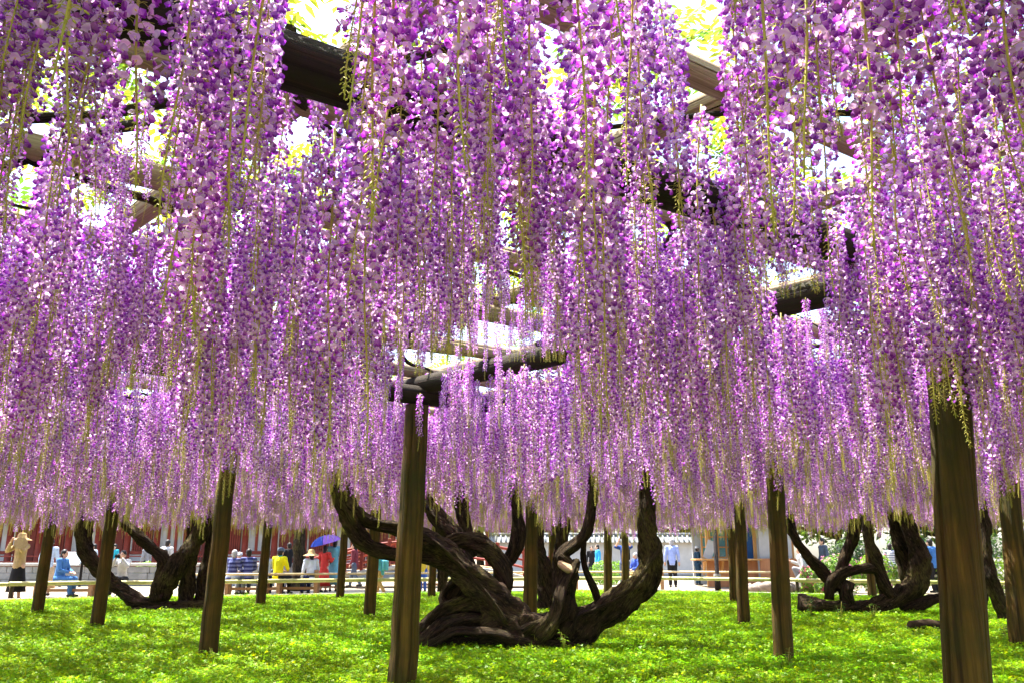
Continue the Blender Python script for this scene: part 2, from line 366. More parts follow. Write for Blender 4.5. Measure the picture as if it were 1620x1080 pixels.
# ------------------------------------------------------------------ wisteria: trunks and limbs
def limb(parent, name, pts, Y=None, dY=0, seg=34, lobes=3, twist=3.2, amp=.13, step=.06, rs=1.0):
    """pts: (px, py, r px[, depth offset]) seen in the photograph at depth Y -> real points and radii in metres"""
    W = []
    for q in pts:
        rs_ = .87 if parent is tc else .93
        yy = Y + (q[3] if len(q) > 3 else 0); p = at(q[0], q[1], yy); W.append((p.x, p.y, p.z, q[2] * (p - Vector(CP)).length / FPX * rs * rs_))
    return limb_w(parent, name, W, seg, lobes, twist, amp, step)
def limb_w(parent, name, W, seg=22, lobes=3, twist=3.2, amp=.13, step=.06):
    S = spline(W, step); ph = random.random() * 40
    def rf(L, th, p):
        a = 1 + amp * math.sin(lobes * th + twist * L + ph) + amp * .5 * math.sin((lobes + 2) * th - twist * .6 * L + ph * 2)
        q = Vector(p)
        g_ = abs(math.sin(2.5 * th + twist * .9 * L + ph)) ; a += .10 * (1 - g_) ** 2 - .12 * max(0, abs(math.sin(1.5 * th - twist * .5 * L + ph * 3)) - .86) * 5 * .5
        return a * .9 + .26 * noise.noise(q * 3.1 + Vector((ph, 0, 0))) + .2 * noise.noise(q * 8.5) + .13 * noise.noise(q * 21)
    mb = MB(); mb.tube([s[:3] for s in S], [max(float(s[3]), .006) for s in S], seg, True, rf)
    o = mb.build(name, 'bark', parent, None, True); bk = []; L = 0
    for i, q in enumerate(S):
        if i: L += float(np.linalg.norm(q[:3] - S[i - 1][:3]))
        for j in range(seg): th = 2 * math.pi * j / seg + twist * .5 * L; rr = 1.1; bk += [rr * math.cos(th) + ph, rr * math.sin(th), L * 1.6]
    o.data.attributes.new('bk', 'FLOAT_VECTOR', 'POINT').data.foreach_set('vector', np.array(bk, np.float32)); return o
def up(px, r0, Y, y0, dx=0, r1=None):          # a limb goes on up into the roof of the pergola
    out = []; p = at(px, y0, Y); ztop = 2.75
    k = 0
    return out
trees = {}
def tree(name_key, base, label):
    o = empty('wisteria_tree', (0, 0, 0)); tag(o, label, 'tree'); trees[name_key] = (o, base); return o
tc = tree('c', (.2, 11.0), 'old gnarled wisteria with sprawling twisted trunk rising between the pergola posts, its purple racemes overhead')
Yc = 11.0
limb(tc, 'limb', [(760, 1000, 34), (830, 1003, 36), (890, 1003, 34), (950, 970, 27), (1000, 938, 25), (1026, 905, 23), (1029, 868, 21), (1023, 820, 17), (1024, 760, 15), (1027, 700, 15), (1034, 640, 13, .3), (1050, 590, 11, .6)], Yc)
limb(tc, 'trunk', [(840, 1012, 30), (808, 985, 36), (768, 935, 29), (728, 895, 22), (698, 870, 23), (668, 852, 20), (640, 838, 17)], Yc, seg=28)
limb(tc, 'limb', [(690, 868, 16), (660, 848, 14), (628, 836, 12), (592, 827, 11), (565, 812, 12), (546, 785, 14), (535, 750, 16), (528, 700, 14), (524, 640, 12), (520, 590, 10)], Yc, -.1)
limb(tc, 'limb', [(705, 890, 14), (665, 882, 12), (628, 878, 11), (595, 869, 13), (570, 848, 17), (553, 815, 19), (541, 780, 20), (533, 745, 18), (531, 690, 15, .2), (540, 630, 12, .5)], Yc, .1)
limb(tc, 'limb', [(690, 872, 10, .3), (712, 857, 15, .3), (740, 855, 16, .3), (768, 866, 16, .3), (789, 888, 18, .3), (796, 918, 17, .3), (790, 945, 17, .3), (770, 985, 16, .3)], Yc)
limb(tc, 'limb', [(735, 870, 14, .6), (715, 846, 18, .7), (692, 815, 17, .8), (670, 790, 16, .9), (655, 765, 14, 1), (640, 700, 13, 1.2), (620, 620, 11, 1.4)], Yc)
limb(tc, 'limb', [(745, 880, 12, .8), (735, 830, 13, .9), (728, 790, 13, 1), (720, 740, 12, 1.1), (715, 660, 10, 1.2)], Yc)
limb(tc, 'limb', [(785, 905, 9, .5), (800, 889, 12, .5), (813, 872, 13, .5), (821, 845, 13, .5), (819, 810, 12, .5), (812, 775, 11, .5), (803, 735, 10, .5), (800, 660, 9, .5)], Yc)
limb(tc, 'limb', [(898, 985, 20, -.1), (893, 945, 18), (897, 912, 20), (896, 892, 17), (884, 878, 12)], Yc, amp=.2)
limb(tc, 'limb', [(885, 890, 12), (893, 873, 11), (910, 862, 12), (926, 842, 11), (934, 812, 10), (937, 782, 10), (938, 740, 9), (930, 680, 8), (925, 600, 7)], Yc)
limb(tc, 'limb', [(948, 962, 7), (941, 934, 7), (930, 909, 6), (923, 882, 6), (925, 850, 5), (932, 800, 5), (935, 730, 4)], Yc, .4, seg=12)
# roots and the hollow butt
limb(tc, 'root', [(658, 1008, 8, -.1), (676, 984, 12), (706, 962, 13), (738, 952, 14), (775, 955, 18)], Yc, seg=28, amp=.22)
limb(tc, 'root', [(664, 1020, 9, -.2), (692, 996, 13, -.1), (730, 981, 13, -.1), (775, 985, 17), (820, 1005, 20)], Yc, seg=28, amp=.24)
limb(tc, 'root', [(700, 1010, 12, .3), (740, 985, 22, .4), (790, 985, 26, .4), (835, 1010, 22, .3)], Yc, seg=28, amp=.2)
limb(tc, 'limb', [(712, 965, 9, .2), (700, 945, 8, .3), (712, 925, 8, .3), (738, 912, 9, .2), (760, 925, 10, .1)], Yc, seg=18, amp=.24)
limb(tc, 'limb', [(850, 1008, 12, -.3), (868, 990, 14, -.3), (884, 962, 13, -.25), (890, 930, 11, -.2), (906, 903, 9, -.15), (913, 885, 6, -.1)], Yc, seg=20, amp=.26)
limb(tc, 'vine_stem', [(668, 842, 4, -.2), (690, 858, 4, -.3), (715, 880, 4, -.3), (745, 910, 4, -.35), (775, 945, 4, -.4), (800, 985, 5, -.4)], Yc, seg=10)
limb(tc, 'vine_stem', [(905, 1000, 4, -.3), (915, 975, 4, -.3), (945, 962, 4, -.3), (985, 942, 4, -.3), (1010, 915, 4, -.3), (1034, 882, 4, -.2), (1044, 866, 6, -.1), (1038, 850, 5, 0)], Yc, seg=10)
limb(tc, 'root', [(670, 1024, 7, -.35), (698, 1010, 8, -.35), (722, 998, 9, -.35), (757, 1000, 9, -.35), (785, 1002, 8, -.35), (815, 1014, 14, -.25), (850, 1022, 15, -.25), (895, 1022, 12, -.2), (915, 1030, 7, -.2)], Yc, seg=18, amp=.18)
limb(tc, 'root', [(690, 1015, 9, 0), (755, 1018, 14, 0), (830, 1022, 18, .1), (880, 1015, 18, 0)], Yc, seg=28, amp=.2)
limb(tc, 'root', [(850, 1005, 24), (905, 1018, 18, -.1), (935, 1030, 8, -.2)], Yc, seg=18)
limb(tc, 'limb', [(830, 1000, 14, -.2), (862, 985, 13, -.25), (890, 968, 12, -.2), (900, 945, 10, -.1)], Yc, seg=16, amp=.2)
limb(tc, 'limb', [(720, 980, 20, .4), (715, 950, 18, .4), (735, 930, 16, .4), (740, 900, 15, .5), (722, 868, 15, .6)], Yc, seg=18, amp=.2)
for (px, py, dy, r_, tilt) in ((789, 938, .05, .15, 60), (899, 893, -.12, .13, 35)):
    cw = MB(); cw.tube([(0, 0, -.03), (0, 0, 0), (0, 0, .012)], [r_, r_, r_ * .8], 22, True, lambda L, th, q: 1 + .25 * noise.noise(Vector(q) * 7)); q_ = at(px, py, Yc + dy)
    o = cw.build('cut_face', 'cut_wood', tc, q_, True); o.rotation_euler = (R(tilt), 0, R(20))
tl = tree('l', (-7.6, 18.4), 'smaller wisteria with low curving trunk and splayed dark limbs near the left of the fence in front of the red hall'.replace(' near the left of the fence', ''))
Yl = 18.4
limb(tl, 'trunk', [(325, 962, 9), (290, 960, 10), (250, 960, 12), (217, 949, 12), (183, 926, 11), (156, 899, 11), (138, 873, 12), (131, 845, 13), (138, 815, 11), (147, 780, 9), (150, 730, 8), (150, 690, 7)], Yl, seg=18)
limb(tl, 'limb', [(249, 950, 13), (253, 918, 12), (260, 888, 11), (246, 871, 9), (220, 847, 8), (193, 822, 8), (175, 790, 8), (165, 740, 7), (165, 695, 6)], Yl, .2, seg=16)
limb(tl, 'limb', [(250, 945, 15), (258, 925, 16), (278, 900, 17), (298, 871, 14), (315, 840, 13), (325, 810, 12), (328, 760, 10), (330, 700, 8)], Yl, .5, seg=18)
limb(tl, 'limb', [(295, 955, 13, .3), (297, 920, 13, .3), (300, 880, 12, .4), (306, 840, 10, .4), (304, 780, 9, .5), (300, 700, 7, .5)], Yl, seg=16)
limb(tl, 'limb', [(318, 962, 10, .5), (320, 920, 11, .5), (330, 880, 10, .6), (340, 830, 9, .6), (350, 760, 8, .7), (352, 700, 7, .7)], Yl, seg=16)
limb(tl, 'root', [(200, 968, 5, -.2), (235, 966, 8, -.2), (280, 966, 9, -.2), (330, 968, 6, -.2)], Yl, seg=14)
tr = tree('r', (6.9, 17.2), 'wisteria with a fallen log-like trunk and arching limbs before the pink azaleas')
Yr = 17.2
limb(tr, 'trunk', [(1266, 958, 17), (1300, 960, 15), (1346, 963, 13), (1387, 957, 12), (1420, 945, 14), (1446, 926, 17), (1453, 893, 17), (1447, 860, 14), (1437, 831, 11), (1425, 790, 9), (1415, 740, 8), (1410, 690, 7)], Yr, seg=20, amp=.17)
limb(tr, 'limb', [(1311, 948, 8), (1313, 924, 9), (1329, 908, 9), (1355, 901, 8), (1380, 899, 8), (1398, 904, 6)], Yr, seg=16)
limb(tr, 'limb', [(1322, 935, 8, .2), (1306, 909, 9, .2), (1283, 885, 9, .2), (1264, 860, 8, .2), (1250, 832, 8, .2), (1246, 790, 8, .2), (1244, 740, 7, .2), (1244, 690, 6, .2)], Yr, seg=16)
limb(tr, 'limb', [(1338, 950, 9, .1), (1330, 910, 9, .3), (1334, 890, 10, .3), (1343, 866, 10, .3), (1352, 834, 10, .3), (1354, 797, 9, .3), (1350, 750, 8, .3), (1345, 690, 7, .3)], Yr, seg=16)
limb(tr, 'limb', [(1408, 945, 11), (1394, 910, 11), (1381, 875, 10), (1372, 844, 9), (1371, 803, 9), (1368, 750, 8), (1365, 690, 7)], Yr, -.15, seg=16)
limb(tr, 'limb', [(1442, 925, 13, .3), (1434, 890, 13, .3), (1424, 860, 12, .3), (1414, 822, 9, .3), (1402, 781, 8, .3), (1395, 740, 7, .3), (1390, 690, 6, .3)], Yr, seg=16)
limb(tr, 'stub', [(1345, 955, 8, -.1), (1340, 935, 10, -.1), (1346, 920, 7, -.1)], Yr, seg=14, amp=.22)
limb(tr, 'root', [(1425, 962, 6), (1452, 954, 9), (1480, 946, 8), (1500, 940, 7)], Yr, -.3, seg=14)
tf = tree('f', (8.5, 14.9), 'slim leaning wisteria trunk behind the thickest log post')
Yf = 15.2
limb(tf, 'trunk', [(1583, 992, 10), (1588, 972, 10), (1573, 930, 11), (1561, 890, 11), (1557, 835, 9), (1552, 780, 8), (1550, 700, 7)], Yf, seg=18)
limb(tf, 'limb', [(1545, 985, 13, .5), (1548, 940, 13, .5), (1542, 890, 12, .5), (1536, 830, 11, .5), (1530, 760, 9, .5), (1528, 690, 8, .5)], Yf, seg=18)
limb(tf, 'root', [(1470, 1000, 7), (1500, 985, 9), (1545, 992, 10), (1590, 996, 7), (1630, 1002, 5)], Yf, -.1, seg=14)
tm = tree('m', (.9, 18.5), 'dark forked wisteria trunk standing behind the old gnarled wisteria')
Ym = 18.5
limb(tm, 'trunk', [(864, 965, 15), (863, 930, 14), (861, 895, 13), (852, 865, 12), (848, 820, 11), (850, 770, 9), (852, 700, 8)], Ym, seg=18)
limb(tm, 'limb', [(866, 940, 10), (880, 905, 10), (885, 868, 11), (890, 845, 12), (896, 800, 10), (900, 700, 8)], Ym, .2, seg=16)
limb(tm, 'limb', [(700, 935, 9, 2), (702, 890, 10, 2), (694, 840, 10, 2), (690, 780, 9, 2), (690, 710, 7, 2)], Ym, seg=16)
# bare vine stems creeping over the poles
for k in range(34):
    x, y = random.uniform(-4.5, 4.5), random.uniform(1.2, 9.0); a = random.uniform(0, 6.28); W = []; r = random.uniform(.012, .034)
    for i in range(9):
        W.append((x, y, 2.80 + .13 * noise.noise((k * 3.3, i * .5, 0)), r * (1 - i * .07))); a += random.uniform(-.45, .45); x += .32 * math.cos(a); y += .32 * math.sin(a)
    limb_w(tc, 'vine_stem', W, 9, 2, 6, .12, .07)

# ------------------------------------------------------------------ wisteria: blossoms and racemes
def blossom_template(openness, seed):
    """origin at the tip of the flower stalk, +X outwards, +Z up; about 2.4 cm across"""
    r = random.Random(seed); V = []; T = []; C = []
    li = np.array([.69, .42, .80]); pale = np.array([.90, .75, .93]); deep = np.array([.26, .02, .40]); mid = np.array([.56, .20, .66]); yel = np.array([.80, .62, .10])
    def tri(a, b, c, ca, cb=None, cc=None): T.append((a, b, c)); C.append((ca, cb if cb is not None else ca, cc if cc is not None else ca))
    # calyx
    o = len(V); V += [(-.003, 0, .001)] + [(.003, .0028 * math.cos(a), .0028 * math.sin(a) - .001) for a in (0, 2.1, 4.2)]
    cx = np.array([.26, .10, .22])
    for i in range(3): tri(o, o + 1 + i, o + 1 + (i + 1) % 3, cx)
    # banner: cupped shield that folds back
    back = openness
    cols = []; o = len(V)
    for i, t in enumerate((0, .3, .68, 1.0)):
        hw = (.0035, .0105, .0115, .005)[i]
        for j, s in enumerate((-1, 0, 1)):
            h = .022 * t; fold = .0035 * abs(s) * (1 - .4 * t)
            x = .004 + .006 * t - back * .014 * t * t - fold * 1.0; z = -.002 + h * (1 - .2 * back) - (.002 if s and i == 3 else 0)
            V.append((x + r.uniform(-.0007, .0007), s * hw, z))
            cols.append(pale if (i == 1 and s == 0) else (pale * .5 + li * .5 if i == 0 else (pale if i == 3 else li)))
    for i in range(3):
        for j in range(2):
            a = o + i * 3 + j; b = a + 1; c = a + 3; d = a + 4; k = i * 3 + j
            tri(a, b, d, cols[k], cols[k + 1], cols[k + 4]); tri(a, d, c, cols[k], cols[k + 4], cols[k + 3])
    o = len(V); c_ = np.array(V[o - 8]); V += [tuple(c_ + np.array(q)) for q in ((.0012, 0, -.003), (.0012, .0018, .0005), (.0012, 0, .004), (.0012, -.0018, .0005))]
    tri(o, o + 1, o + 2, yel); tri(o, o + 2, o + 3, yel)
    # two wings and the keel, hanging outwards and down
    for s in (-1, 1):
        o = len(V); w_ = .0015 + .0055 * openness
        V += [(.002, s * .001, -.001), (.010, s * w_, .003), (.021, s * (w_ + .001), -.004), (.020, s * .002, -.012), (.009, s * .0025, -.009)]
        tri(o, o + 1, o + 4, mid); tri(o + 1, o + 2, o + 4, mid * .9, deep * 1.3, mid * .8); tri(o + 2, o + 3, o + 4, deep)
    o = len(V); V += [(.003, 0, -.003), (.012, .0032, -.011), (.012, -.0032, -.011), (.019, 0, -.013), (.012, 0, -.014)]
    tri(o, o + 1, o + 4, deep); tri(o, o + 4, o + 2, deep); tri(o + 1, o + 3, o + 4, deep * .8); tri(o + 2, o + 4, o + 3, deep * .8)
    return np.array(V), np.array(T), np.array(C)
BL = [blossom_template(o_, i) for i, o_ in enumerate((1.15, .95, .7, .45, .25))]
blossom_meshes = [tri_mesh('blossom', *b, 'petal', True) for b in BL]
def raceme(seed, L, bare):
    """axis hangs from the origin down to -L; returns stalk MB, blossom matrices per template"""
    rg = np.random.default_rng(seed); ph = rg.uniform(0, 6.28)
    axis = lambda t: np.array([.022 * math.sin(2.2 * t + ph) * t + .006 * math.sin(9 * t + ph), .022 * math.cos(1.7 * t + ph * 2) * t + .005 * math.sin(7 * t + ph * 3), -L * t])
    st = MB(); st.tube([axis(t) for t in np.linspace(0, 1, 14)], list(np.linspace(.0042, .0016, 14)), 5)
    mats = [[] for _ in BL]; n = int(178 * L / .85); ga = 2.39996
    for i in range(n):
        t = .03 + .965 * (i + rg.uniform(-.3, .3)) / n; t = min(max(t, .02), .995); p = axis(t); an = i * ga + rg.uniform(-.35, .35)
        fl = 1 - bare
        stage = t / fl                                  # 0 = oldest at the top
        pl = (.034 if t < fl else .020 * (1 - (t - fl) / bare * .7)) * rg.uniform(.6, 1.25)
        drop = -.25 + .5 * rg.uniform() if t < fl else .15
        e = p + np.array([math.cos(an) * pl, math.sin(an) * pl, -pl * drop])
        mid_ = p + (e - p) * .55 + np.array([0, 0, .004])
        if t >= fl:
            d = (e - p); st.tube([p, mid_, e], [.0010, .0009, .0007], 3, False)
            st.cap(e, e + d * .25 + np.array([0, 0, -.002]), .0019, .0013, 4)
            continue
        if rg.uniform() < .07: st.tube([p, mid_, e], [.0007, .0006, .0006], 3, False); continue     # petals dropped
        st.tube([p, mid_, e], [.0007, .0006, .0006], 3, False)
        q = stage + rg.normal(0, .16); k = int(np.clip(q * 5 - .3, 0, 4)); s = 1.0 * (1 - .28 * max(0, q - .45)) * rg.uniform(.85, 1.12)
        Rz = rotm((0, 0, 1), an + rg.normal(0, .4)); Ry = rotm((0, 1, 0), .25 + rg.normal(0, .4)); Rx = rotm((1, 0, 0), rg.normal(0, .5))
        mats[k].append(m4(Rz @ Ry @ Rx, e, s))
    return st, mats
RACEMES = []
for i, (L, bare) in enumerate(((.85, .24), (.95, .30), (.74, .18), (.90, .36), (.66, .14), (.80, .26), (1.0, .24), (.70, .30), (.88, .17))):
    st, mats = raceme(100 + i, L, bare); Vs, Ts, Cs, o = [], [], [], 0; rg = np.random.default_rng(i)
    for k, ms in enumerate(mats):
        if not ms: continue
        gn = 1 + rg.normal(0, .13, (len(ms), 1)) + rg.normal(0, .04, (len(ms), 3))
        V, T, C = stamp(*BL[k], np.array(ms), gn); Vs.append(V); Ts.append(T + o); Cs.append(C); o += len(V)
    RACEMES.append((st.mesh('raceme', 'stalk', True), tri_mesh('blossoms', np.concatenate(Vs), np.concatenate(Ts), np.clip(np.concatenate(Cs), 0, .95), 'petal', True), mats, L))
# where they hang: thick everywhere, with thin spots
pts = []
cell = .138
for ix in range(int((PX1 - PX0) / cell)):
    for iy in range(int((PY1 - PY0 - .3) / cell)):
        x = PX0 + (ix + random.random()) * cell; y = PY0 + (iy + random.random()) * cell
        if abs(x) > 3.2 + .78 * max(y, 0) : continue
        if y > kerb_y(x) - .8: continue
        if math.hypot(x, y) < 1.25: continue
        dn = noise.noise((x * .95 + 3.7, y * .95, 1.3)) + .5 * noise.noise((x * 2.6, y * 2.6, 8.1))
        pr = min(1, max(.3, .98 + 1.1 * dn)) * (1 if math.hypot(x, y) < 5.5 else .72)
        if random.random() < pr: pts.append((x, y))
GAPS = [(495, 115, 72, 62), (885, 60, 20, 60), (1075, 70, 40, 65), (240, 180, 38, 75), (890, 240, 24, 34), (1120, 300, 50, 40), (690, 240, 24, 30)]
def proj(x, y, z):
    d = np.array([x, y, z]) - CP; f = d @ F_; return 810 + FPX * d[0] / f, 540 - FPX * (d @ U_) / f
keep = []
for (x, y) in pts:
    d = math.hypot(x, y); bad = False
    if d < 2.9 and y > 0:
        for z in (2.5, 2.3, 2.1, 1.95):
            px, py = proj(x, y, z)
            if any(((px - g_[0]) / g_[2]) ** 2 + ((py - g_[1]) / g_[3]) ** 2 < 1 for g_ in GAPS): bad = True
    if not bad: keep.append((x, y))
OPEN = ((690, 890, 572, 6.4), (1208, 1300, 492, 4.6), (180, 275, 640, 7.6), (125, 255, 398, 3.5), (1292, 1328, 588, 6), (645, 690, 596, 7.4), (770, 850, 508, 5.0))
keep.sort(key=lambda p: math.hypot(*p))
def owner(x, y): return min(trees, key=lambda k: math.hypot(x - trees[k][1][0], y - trees[k][1][1]) - (1.5 if k == 'c' else 0))
stuff = {k: [] for k in trees}; src = {}; n_ind = 0; n_bl = 0
for (x, y) in keep:
    v = random.randrange(len(RACEMES)); sme, bme, mats, L = RACEMES[v]
    s = random.uniform(.70, 1.16); z = 2.60 + random.uniform(-.14, .26)
    if 4.0 < y < 7.8 and -.4 < (x + .12 * y) < .75 * y / 6: s *= random.uniform(.5, .8); z += .05
    rot = (random.gauss(0, .025), random.gauss(0, .025), random.uniform(0, 6.28))
    drop = False
    for (wx0, wx1, wy, dmax) in OPEN:                   # short growth where beams show through
        if .6 < y < dmax:
            px, py = proj(x, y, 2.2); rpx = .05 * FPX / y
            if wx0 - rpx < px < wx1 + rpx:
                e = math.atan2(540 - wy, FPX) + PITCH; zw = CAMZ + math.hypot(x, y) * math.tan(e); s2 = (z - zw) / L
                if s2 < s: s = s2
    if s < .32: continue
    px, py = proj(x, y, z - .4 * L)
    seen = y > .6 and -60 < px < 1680
    if seen and n_ind < 298:
        o = link('raceme', sme, tc, (x, y, z)); o.rotation_euler = rot; o.scale = (s, s, s); n_ind += 1
        if n_bl < 300 and -20 < px < 1640:
            flat = [(k, m) for k, ms in enumerate(mats) for m in ms]
            for (k, m) in flat:
                b = link('blossom', blossom_meshes[k], o); b.matrix_local = Matrix(m.tolist()); n_bl += 1
        else:
            b = link('blossoms', bme, o); b['kind'] = 'stuff'; src.setdefault(v, (o, b))
    else: stuff[owner(x, y)].append((x, y, z, rot, s, v))
def scatter_group(name, nvar, sources):
    ng = bpy.data.node_groups.new(name, 'GeometryNodeTree')
    ng.interface.new_socket('Geometry', in_out='INPUT', socket_type='NodeSocketGeometry'); ng.interface.new_socket('Geometry', in_out='OUTPUT', socket_type='NodeSocketGeometry')
    gi = ng.nodes.new('NodeGroupInput'); go = ng.nodes.new('NodeGroupOutput'); join = ng.nodes.new('GeometryNodeJoinGeometry')
    def attr(nm, ty): a = ng.nodes.new('GeometryNodeInputNamedAttribute'); a.data_type = ty; a.inputs['Name'].default_value = nm; return [o for o in a.outputs if o.enabled and o.name == 'Attribute'][0]
    va, ro, sc = attr('var', 'INT'), attr('rot', 'FLOAT_VECTOR'), attr('scl', 'FLOAT')
    for v in range(nvar):
        if v not in sources: continue
        cmp_ = ng.nodes.new('FunctionNodeCompare'); cmp_.data_type = 'INT'; cmp_.operation = 'EQUAL'
        ins = [i for i in cmp_.inputs if i.enabled]; ng.links.new(va, ins[0]); ins[1].default_value = v
        gj = ng.nodes.new('GeometryNodeJoinGeometry')
        for ob in sources[v]:
            oi = ng.nodes.new('GeometryNodeObjectInfo'); oi.transform_space = 'ORIGINAL'; oi.inputs['Object'].default_value = ob
            ng.links.new(oi.outputs['Geometry'], gj.inputs[0])
        ip = ng.nodes.new('GeometryNodeInstanceOnPoints')
        ng.links.new(gi.outputs[0], ip.inputs['Points']); ng.links.new(cmp_.outputs[0], ip.inputs['Selection']); ng.links.new(gj.outputs[0], ip.inputs['Instance'])
        ng.links.new(ro, ip.inputs['Rotation']); ng.links.new(sc, ip.inputs['Scale']); ng.links.new(ip.outputs[0], join.inputs[0])
    ng.links.new(join.outputs[0], go.inputs[0]); return ng
def scatter(name, P, parent, ng, mat):
    """P: (x, y, z, rot, scale, variant)"""
    me = bpy.data.meshes.new(name); me.from_pydata([p[:3] for p in P], [], [])
    a = me.attributes.new('rot', 'FLOAT_VECTOR', 'POINT'); a.data.foreach_set('vector', np.array([p[3] for p in P], np.float32).ravel())
    a = me.attributes.new('scl', 'FLOAT', 'POINT'); a.data.foreach_set('value', np.array([p[4] for p in P], np.float32))
    a = me.attributes.new('var', 'INT', 'POINT'); a.data.foreach_set('value', np.array([p[5] for p in P], np.int32))
    me.materials.append(M[mat]); o = link(name, me, parent); o['kind'] = 'stuff'
    md = o.modifiers.new('scatter', 'NODES'); md.node_group = ng; return o
ngr = scatter_group('hanging racemes', len(RACEMES), src)
for k, P in stuff.items():
    if P: scatter('racemes', P, trees[k][0], ngr, 'petal')

# ------------------------------------------------------------------ wisteria leaves above the poles
def leaf_template(seed):
    rg = np.random.default_rng(seed); V = []; T = []; C = []
    def leaflet(p, d, up_, l, wd, col):
        d = d / np.linalg.norm(d); sd_ = np.cross(d, up_); sd_ /= np.linalg.norm(sd_); o = len(V)
        V.extend([p, p + d * l * .4 + sd_ * wd - up_ * l * .05, p + d * l - up_ * l * .22, p + d * l * .4 - sd_ * wd - up_ * l * .05, p + d * l * .45 + up_ * .004])
        for t in ((0, 1, 4), (1, 2, 4), (2, 3, 4), (3, 0, 4)): T.append(tuple(o + x for x in t)); C.append(col * rg.uniform(.85, 1.15))
    for q in range(8):
        an = rg.uniform(0, 6.28); el = rg.uniform(-.5, .7); d = np.array([math.cos(an) * math.cos(el), math.sin(an) * math.cos(el), math.sin(el)])
        p0 = np.array([rg.uniform(-.15, .15), rg.uniform(-.15, .15), rg.uniform(-.08, .12)]); base = np.array([.20, .30, .03]) if rg.uniform() < .6 else np.array([.34, .34, .035])
        if rg.uniform() < .25: base = np.array([.10, .19, .025])
        upv = np.array([0, 0, 1.]) - d * d[2]; upv /= np.linalg.norm(upv); sd_ = np.cross(d, upv); Lr = rg.uniform(.17, .27)
        for k in range(6):
            p = p0 + d * Lr * (.15 + .16 * k) - np.array([0, 0, .05]) * (k / 6) ** 2
            for s in ((-1, 1) if k < 5 else (0,)): leaflet(p, d * (.5 if s else 1) + sd_ * s * .9, upv, rg.uniform(.045, .07), .0125, base)
    return np.array(V), np.array(T), np.array(C)
lv = []
for i in range(4):
    V, T, C = leaf_template(50 + i); lv.append(tri_mesh('leaves', V, T, C, 'leaf'))
LP = {k: [] for k in trees}; first = []
for i in range(8500):
    x, y = random.uniform(PX0, PX1), random.uniform(PY0, PY1 - .3)
    if abs(x) > 4.5 + .8 * max(y, 0) or y > kerb_y(x) - .4: continue
    if noise.noise((x * .55, y * .55, 4.4)) + random.uniform(-.35, .35) < -.12: continue
    P = (x, y, random.uniform(2.92, 3.35), (random.uniform(-.3, .3), random.uniform(-.3, .3), random.uniform(0, 6.28)), random.uniform(.8, 1.3), random.randrange(4))
    if y > 1 and len(first) < 4 and len({f_[5] for f_ in first} | {P[5]}) > len(first): first.append(P)
    else: LP[owner(x, y)].append(P)
lsrc = {}
for P in first:
    o = link('leaf_spray', lv[P[5]], tc, P[:3]); o.rotation_euler = P[3]; o.scale = (P[4],) * 3; lsrc[P[5]] = (o,)
ngl = scatter_group('leaf roof', 4, lsrc)
for k, P in LP.items():
    if P: scatter('foliage', P, trees[k][0], ngl, 'leaf')

# ------------------------------------------------------------------ green ground cover
def cover_template(seed, size=1.3, n=3600):
    rg = np.random.default_rng(seed); t3V = []; t3T = []
    for k in range(3):
        a = k * 2.094; d = np.array([math.cos(a), math.sin(a)]); s = np.array([-d[1], d[0]]); o = len(t3V)
        for (r, w_, z) in ((0, 0, 0), (.55, .42, .12), (1.0, .22, .05), (1.0, -.22, .05), (.55, -.42, .12)): t3V.append((*(d * r + s * w_), z))
        t3T += [(o, o + 1, o + 4), (o + 1, o + 2, o + 3), (o + 1, o + 3, o + 4)]
    t3V = np.array(t3V); t3T = np.array(t3T); bV = np.array([(-.08, 0, 0), (.08, 0, 0), (.06, .06, .6), (-.06, .06, .6), (0, .3, 1.0)]); bT = np.array([(0, 1, 2), (0, 2, 3), (3, 2, 4)])
    ms, gs, mb, gb = [], [], [], []
    for i in range(n):
        x, y = rg.uniform(-size / 2, size / 2, 2); h = (.045 + .06 * rg.uniform() ** 2) * (1 + .7 * noise.noise((x * 4 + seed, y * 4, 0)))
        col = np.array([.17, .37, .006]) * rg.uniform(.6, 1.35) + np.array([.13, .07, 0]) * max(0, rg.normal(0, 1))
        if rg.uniform() < .86:
            ms.append(m4(rotm((0, 0, 1), rg.uniform(0, 6.28)) @ rotm((1, 0, 0), rg.normal(0, .45)), (x, y, h), rg.uniform(.010, .019))); gs.append(col)
        else:
            hb = h * rg.uniform(.9, 1.5); R_ = rotm((0, 0, 1), rg.uniform(0, 6.28)); m = m4(R_, (x, y, 0)); m[:3, :3] = R_ @ np.diag([.05, hb * .8, hb]); mb.append(m); gb.append(col * .9)
    V1, T1, C1 = stamp(t3V, t3T, np.ones((len(t3T), 3)), np.array(ms), np.array(gs)); V2, T2, C2 = stamp(bV, bT, np.ones((3, 3)), np.array(mb), np.array(gb))
    return np.concatenate([V1, V2]), np.concatenate([T1, T2 + len(V1)]), np.clip(np.concatenate([C1, C2]), 0, .9)
cov = []
for i in range(4):
    me = tri_mesh('ground_cover', *cover_template(70 + i), 'grass'); cov.append(bpy.data.objects.new('ground_cover_patch', me))
P = []
for ix in range(-24, 26):
    for iy in range(-2, 42):
        x, y = ix * .78 + random.uniform(-.3, .3), iy * .78 + random.uniform(-.3, .3)
        if abs(x) > 2.5 + .75 * max(y, 0) or y > kerb_y(x) - .6: continue
        P.append((x, y, -.01, (0, 0, random.uniform(0, 6.28)), random.uniform(.85, 1.25), random.randrange(4)))
o = scatter('grass', P, None, scatter_group('ground cover', 4, {i: (c,) for i, c in enumerate(cov)}), 'grass')
tag(o, 'bright green leafy ground cover of clover and grass under the pergola', 'grass')

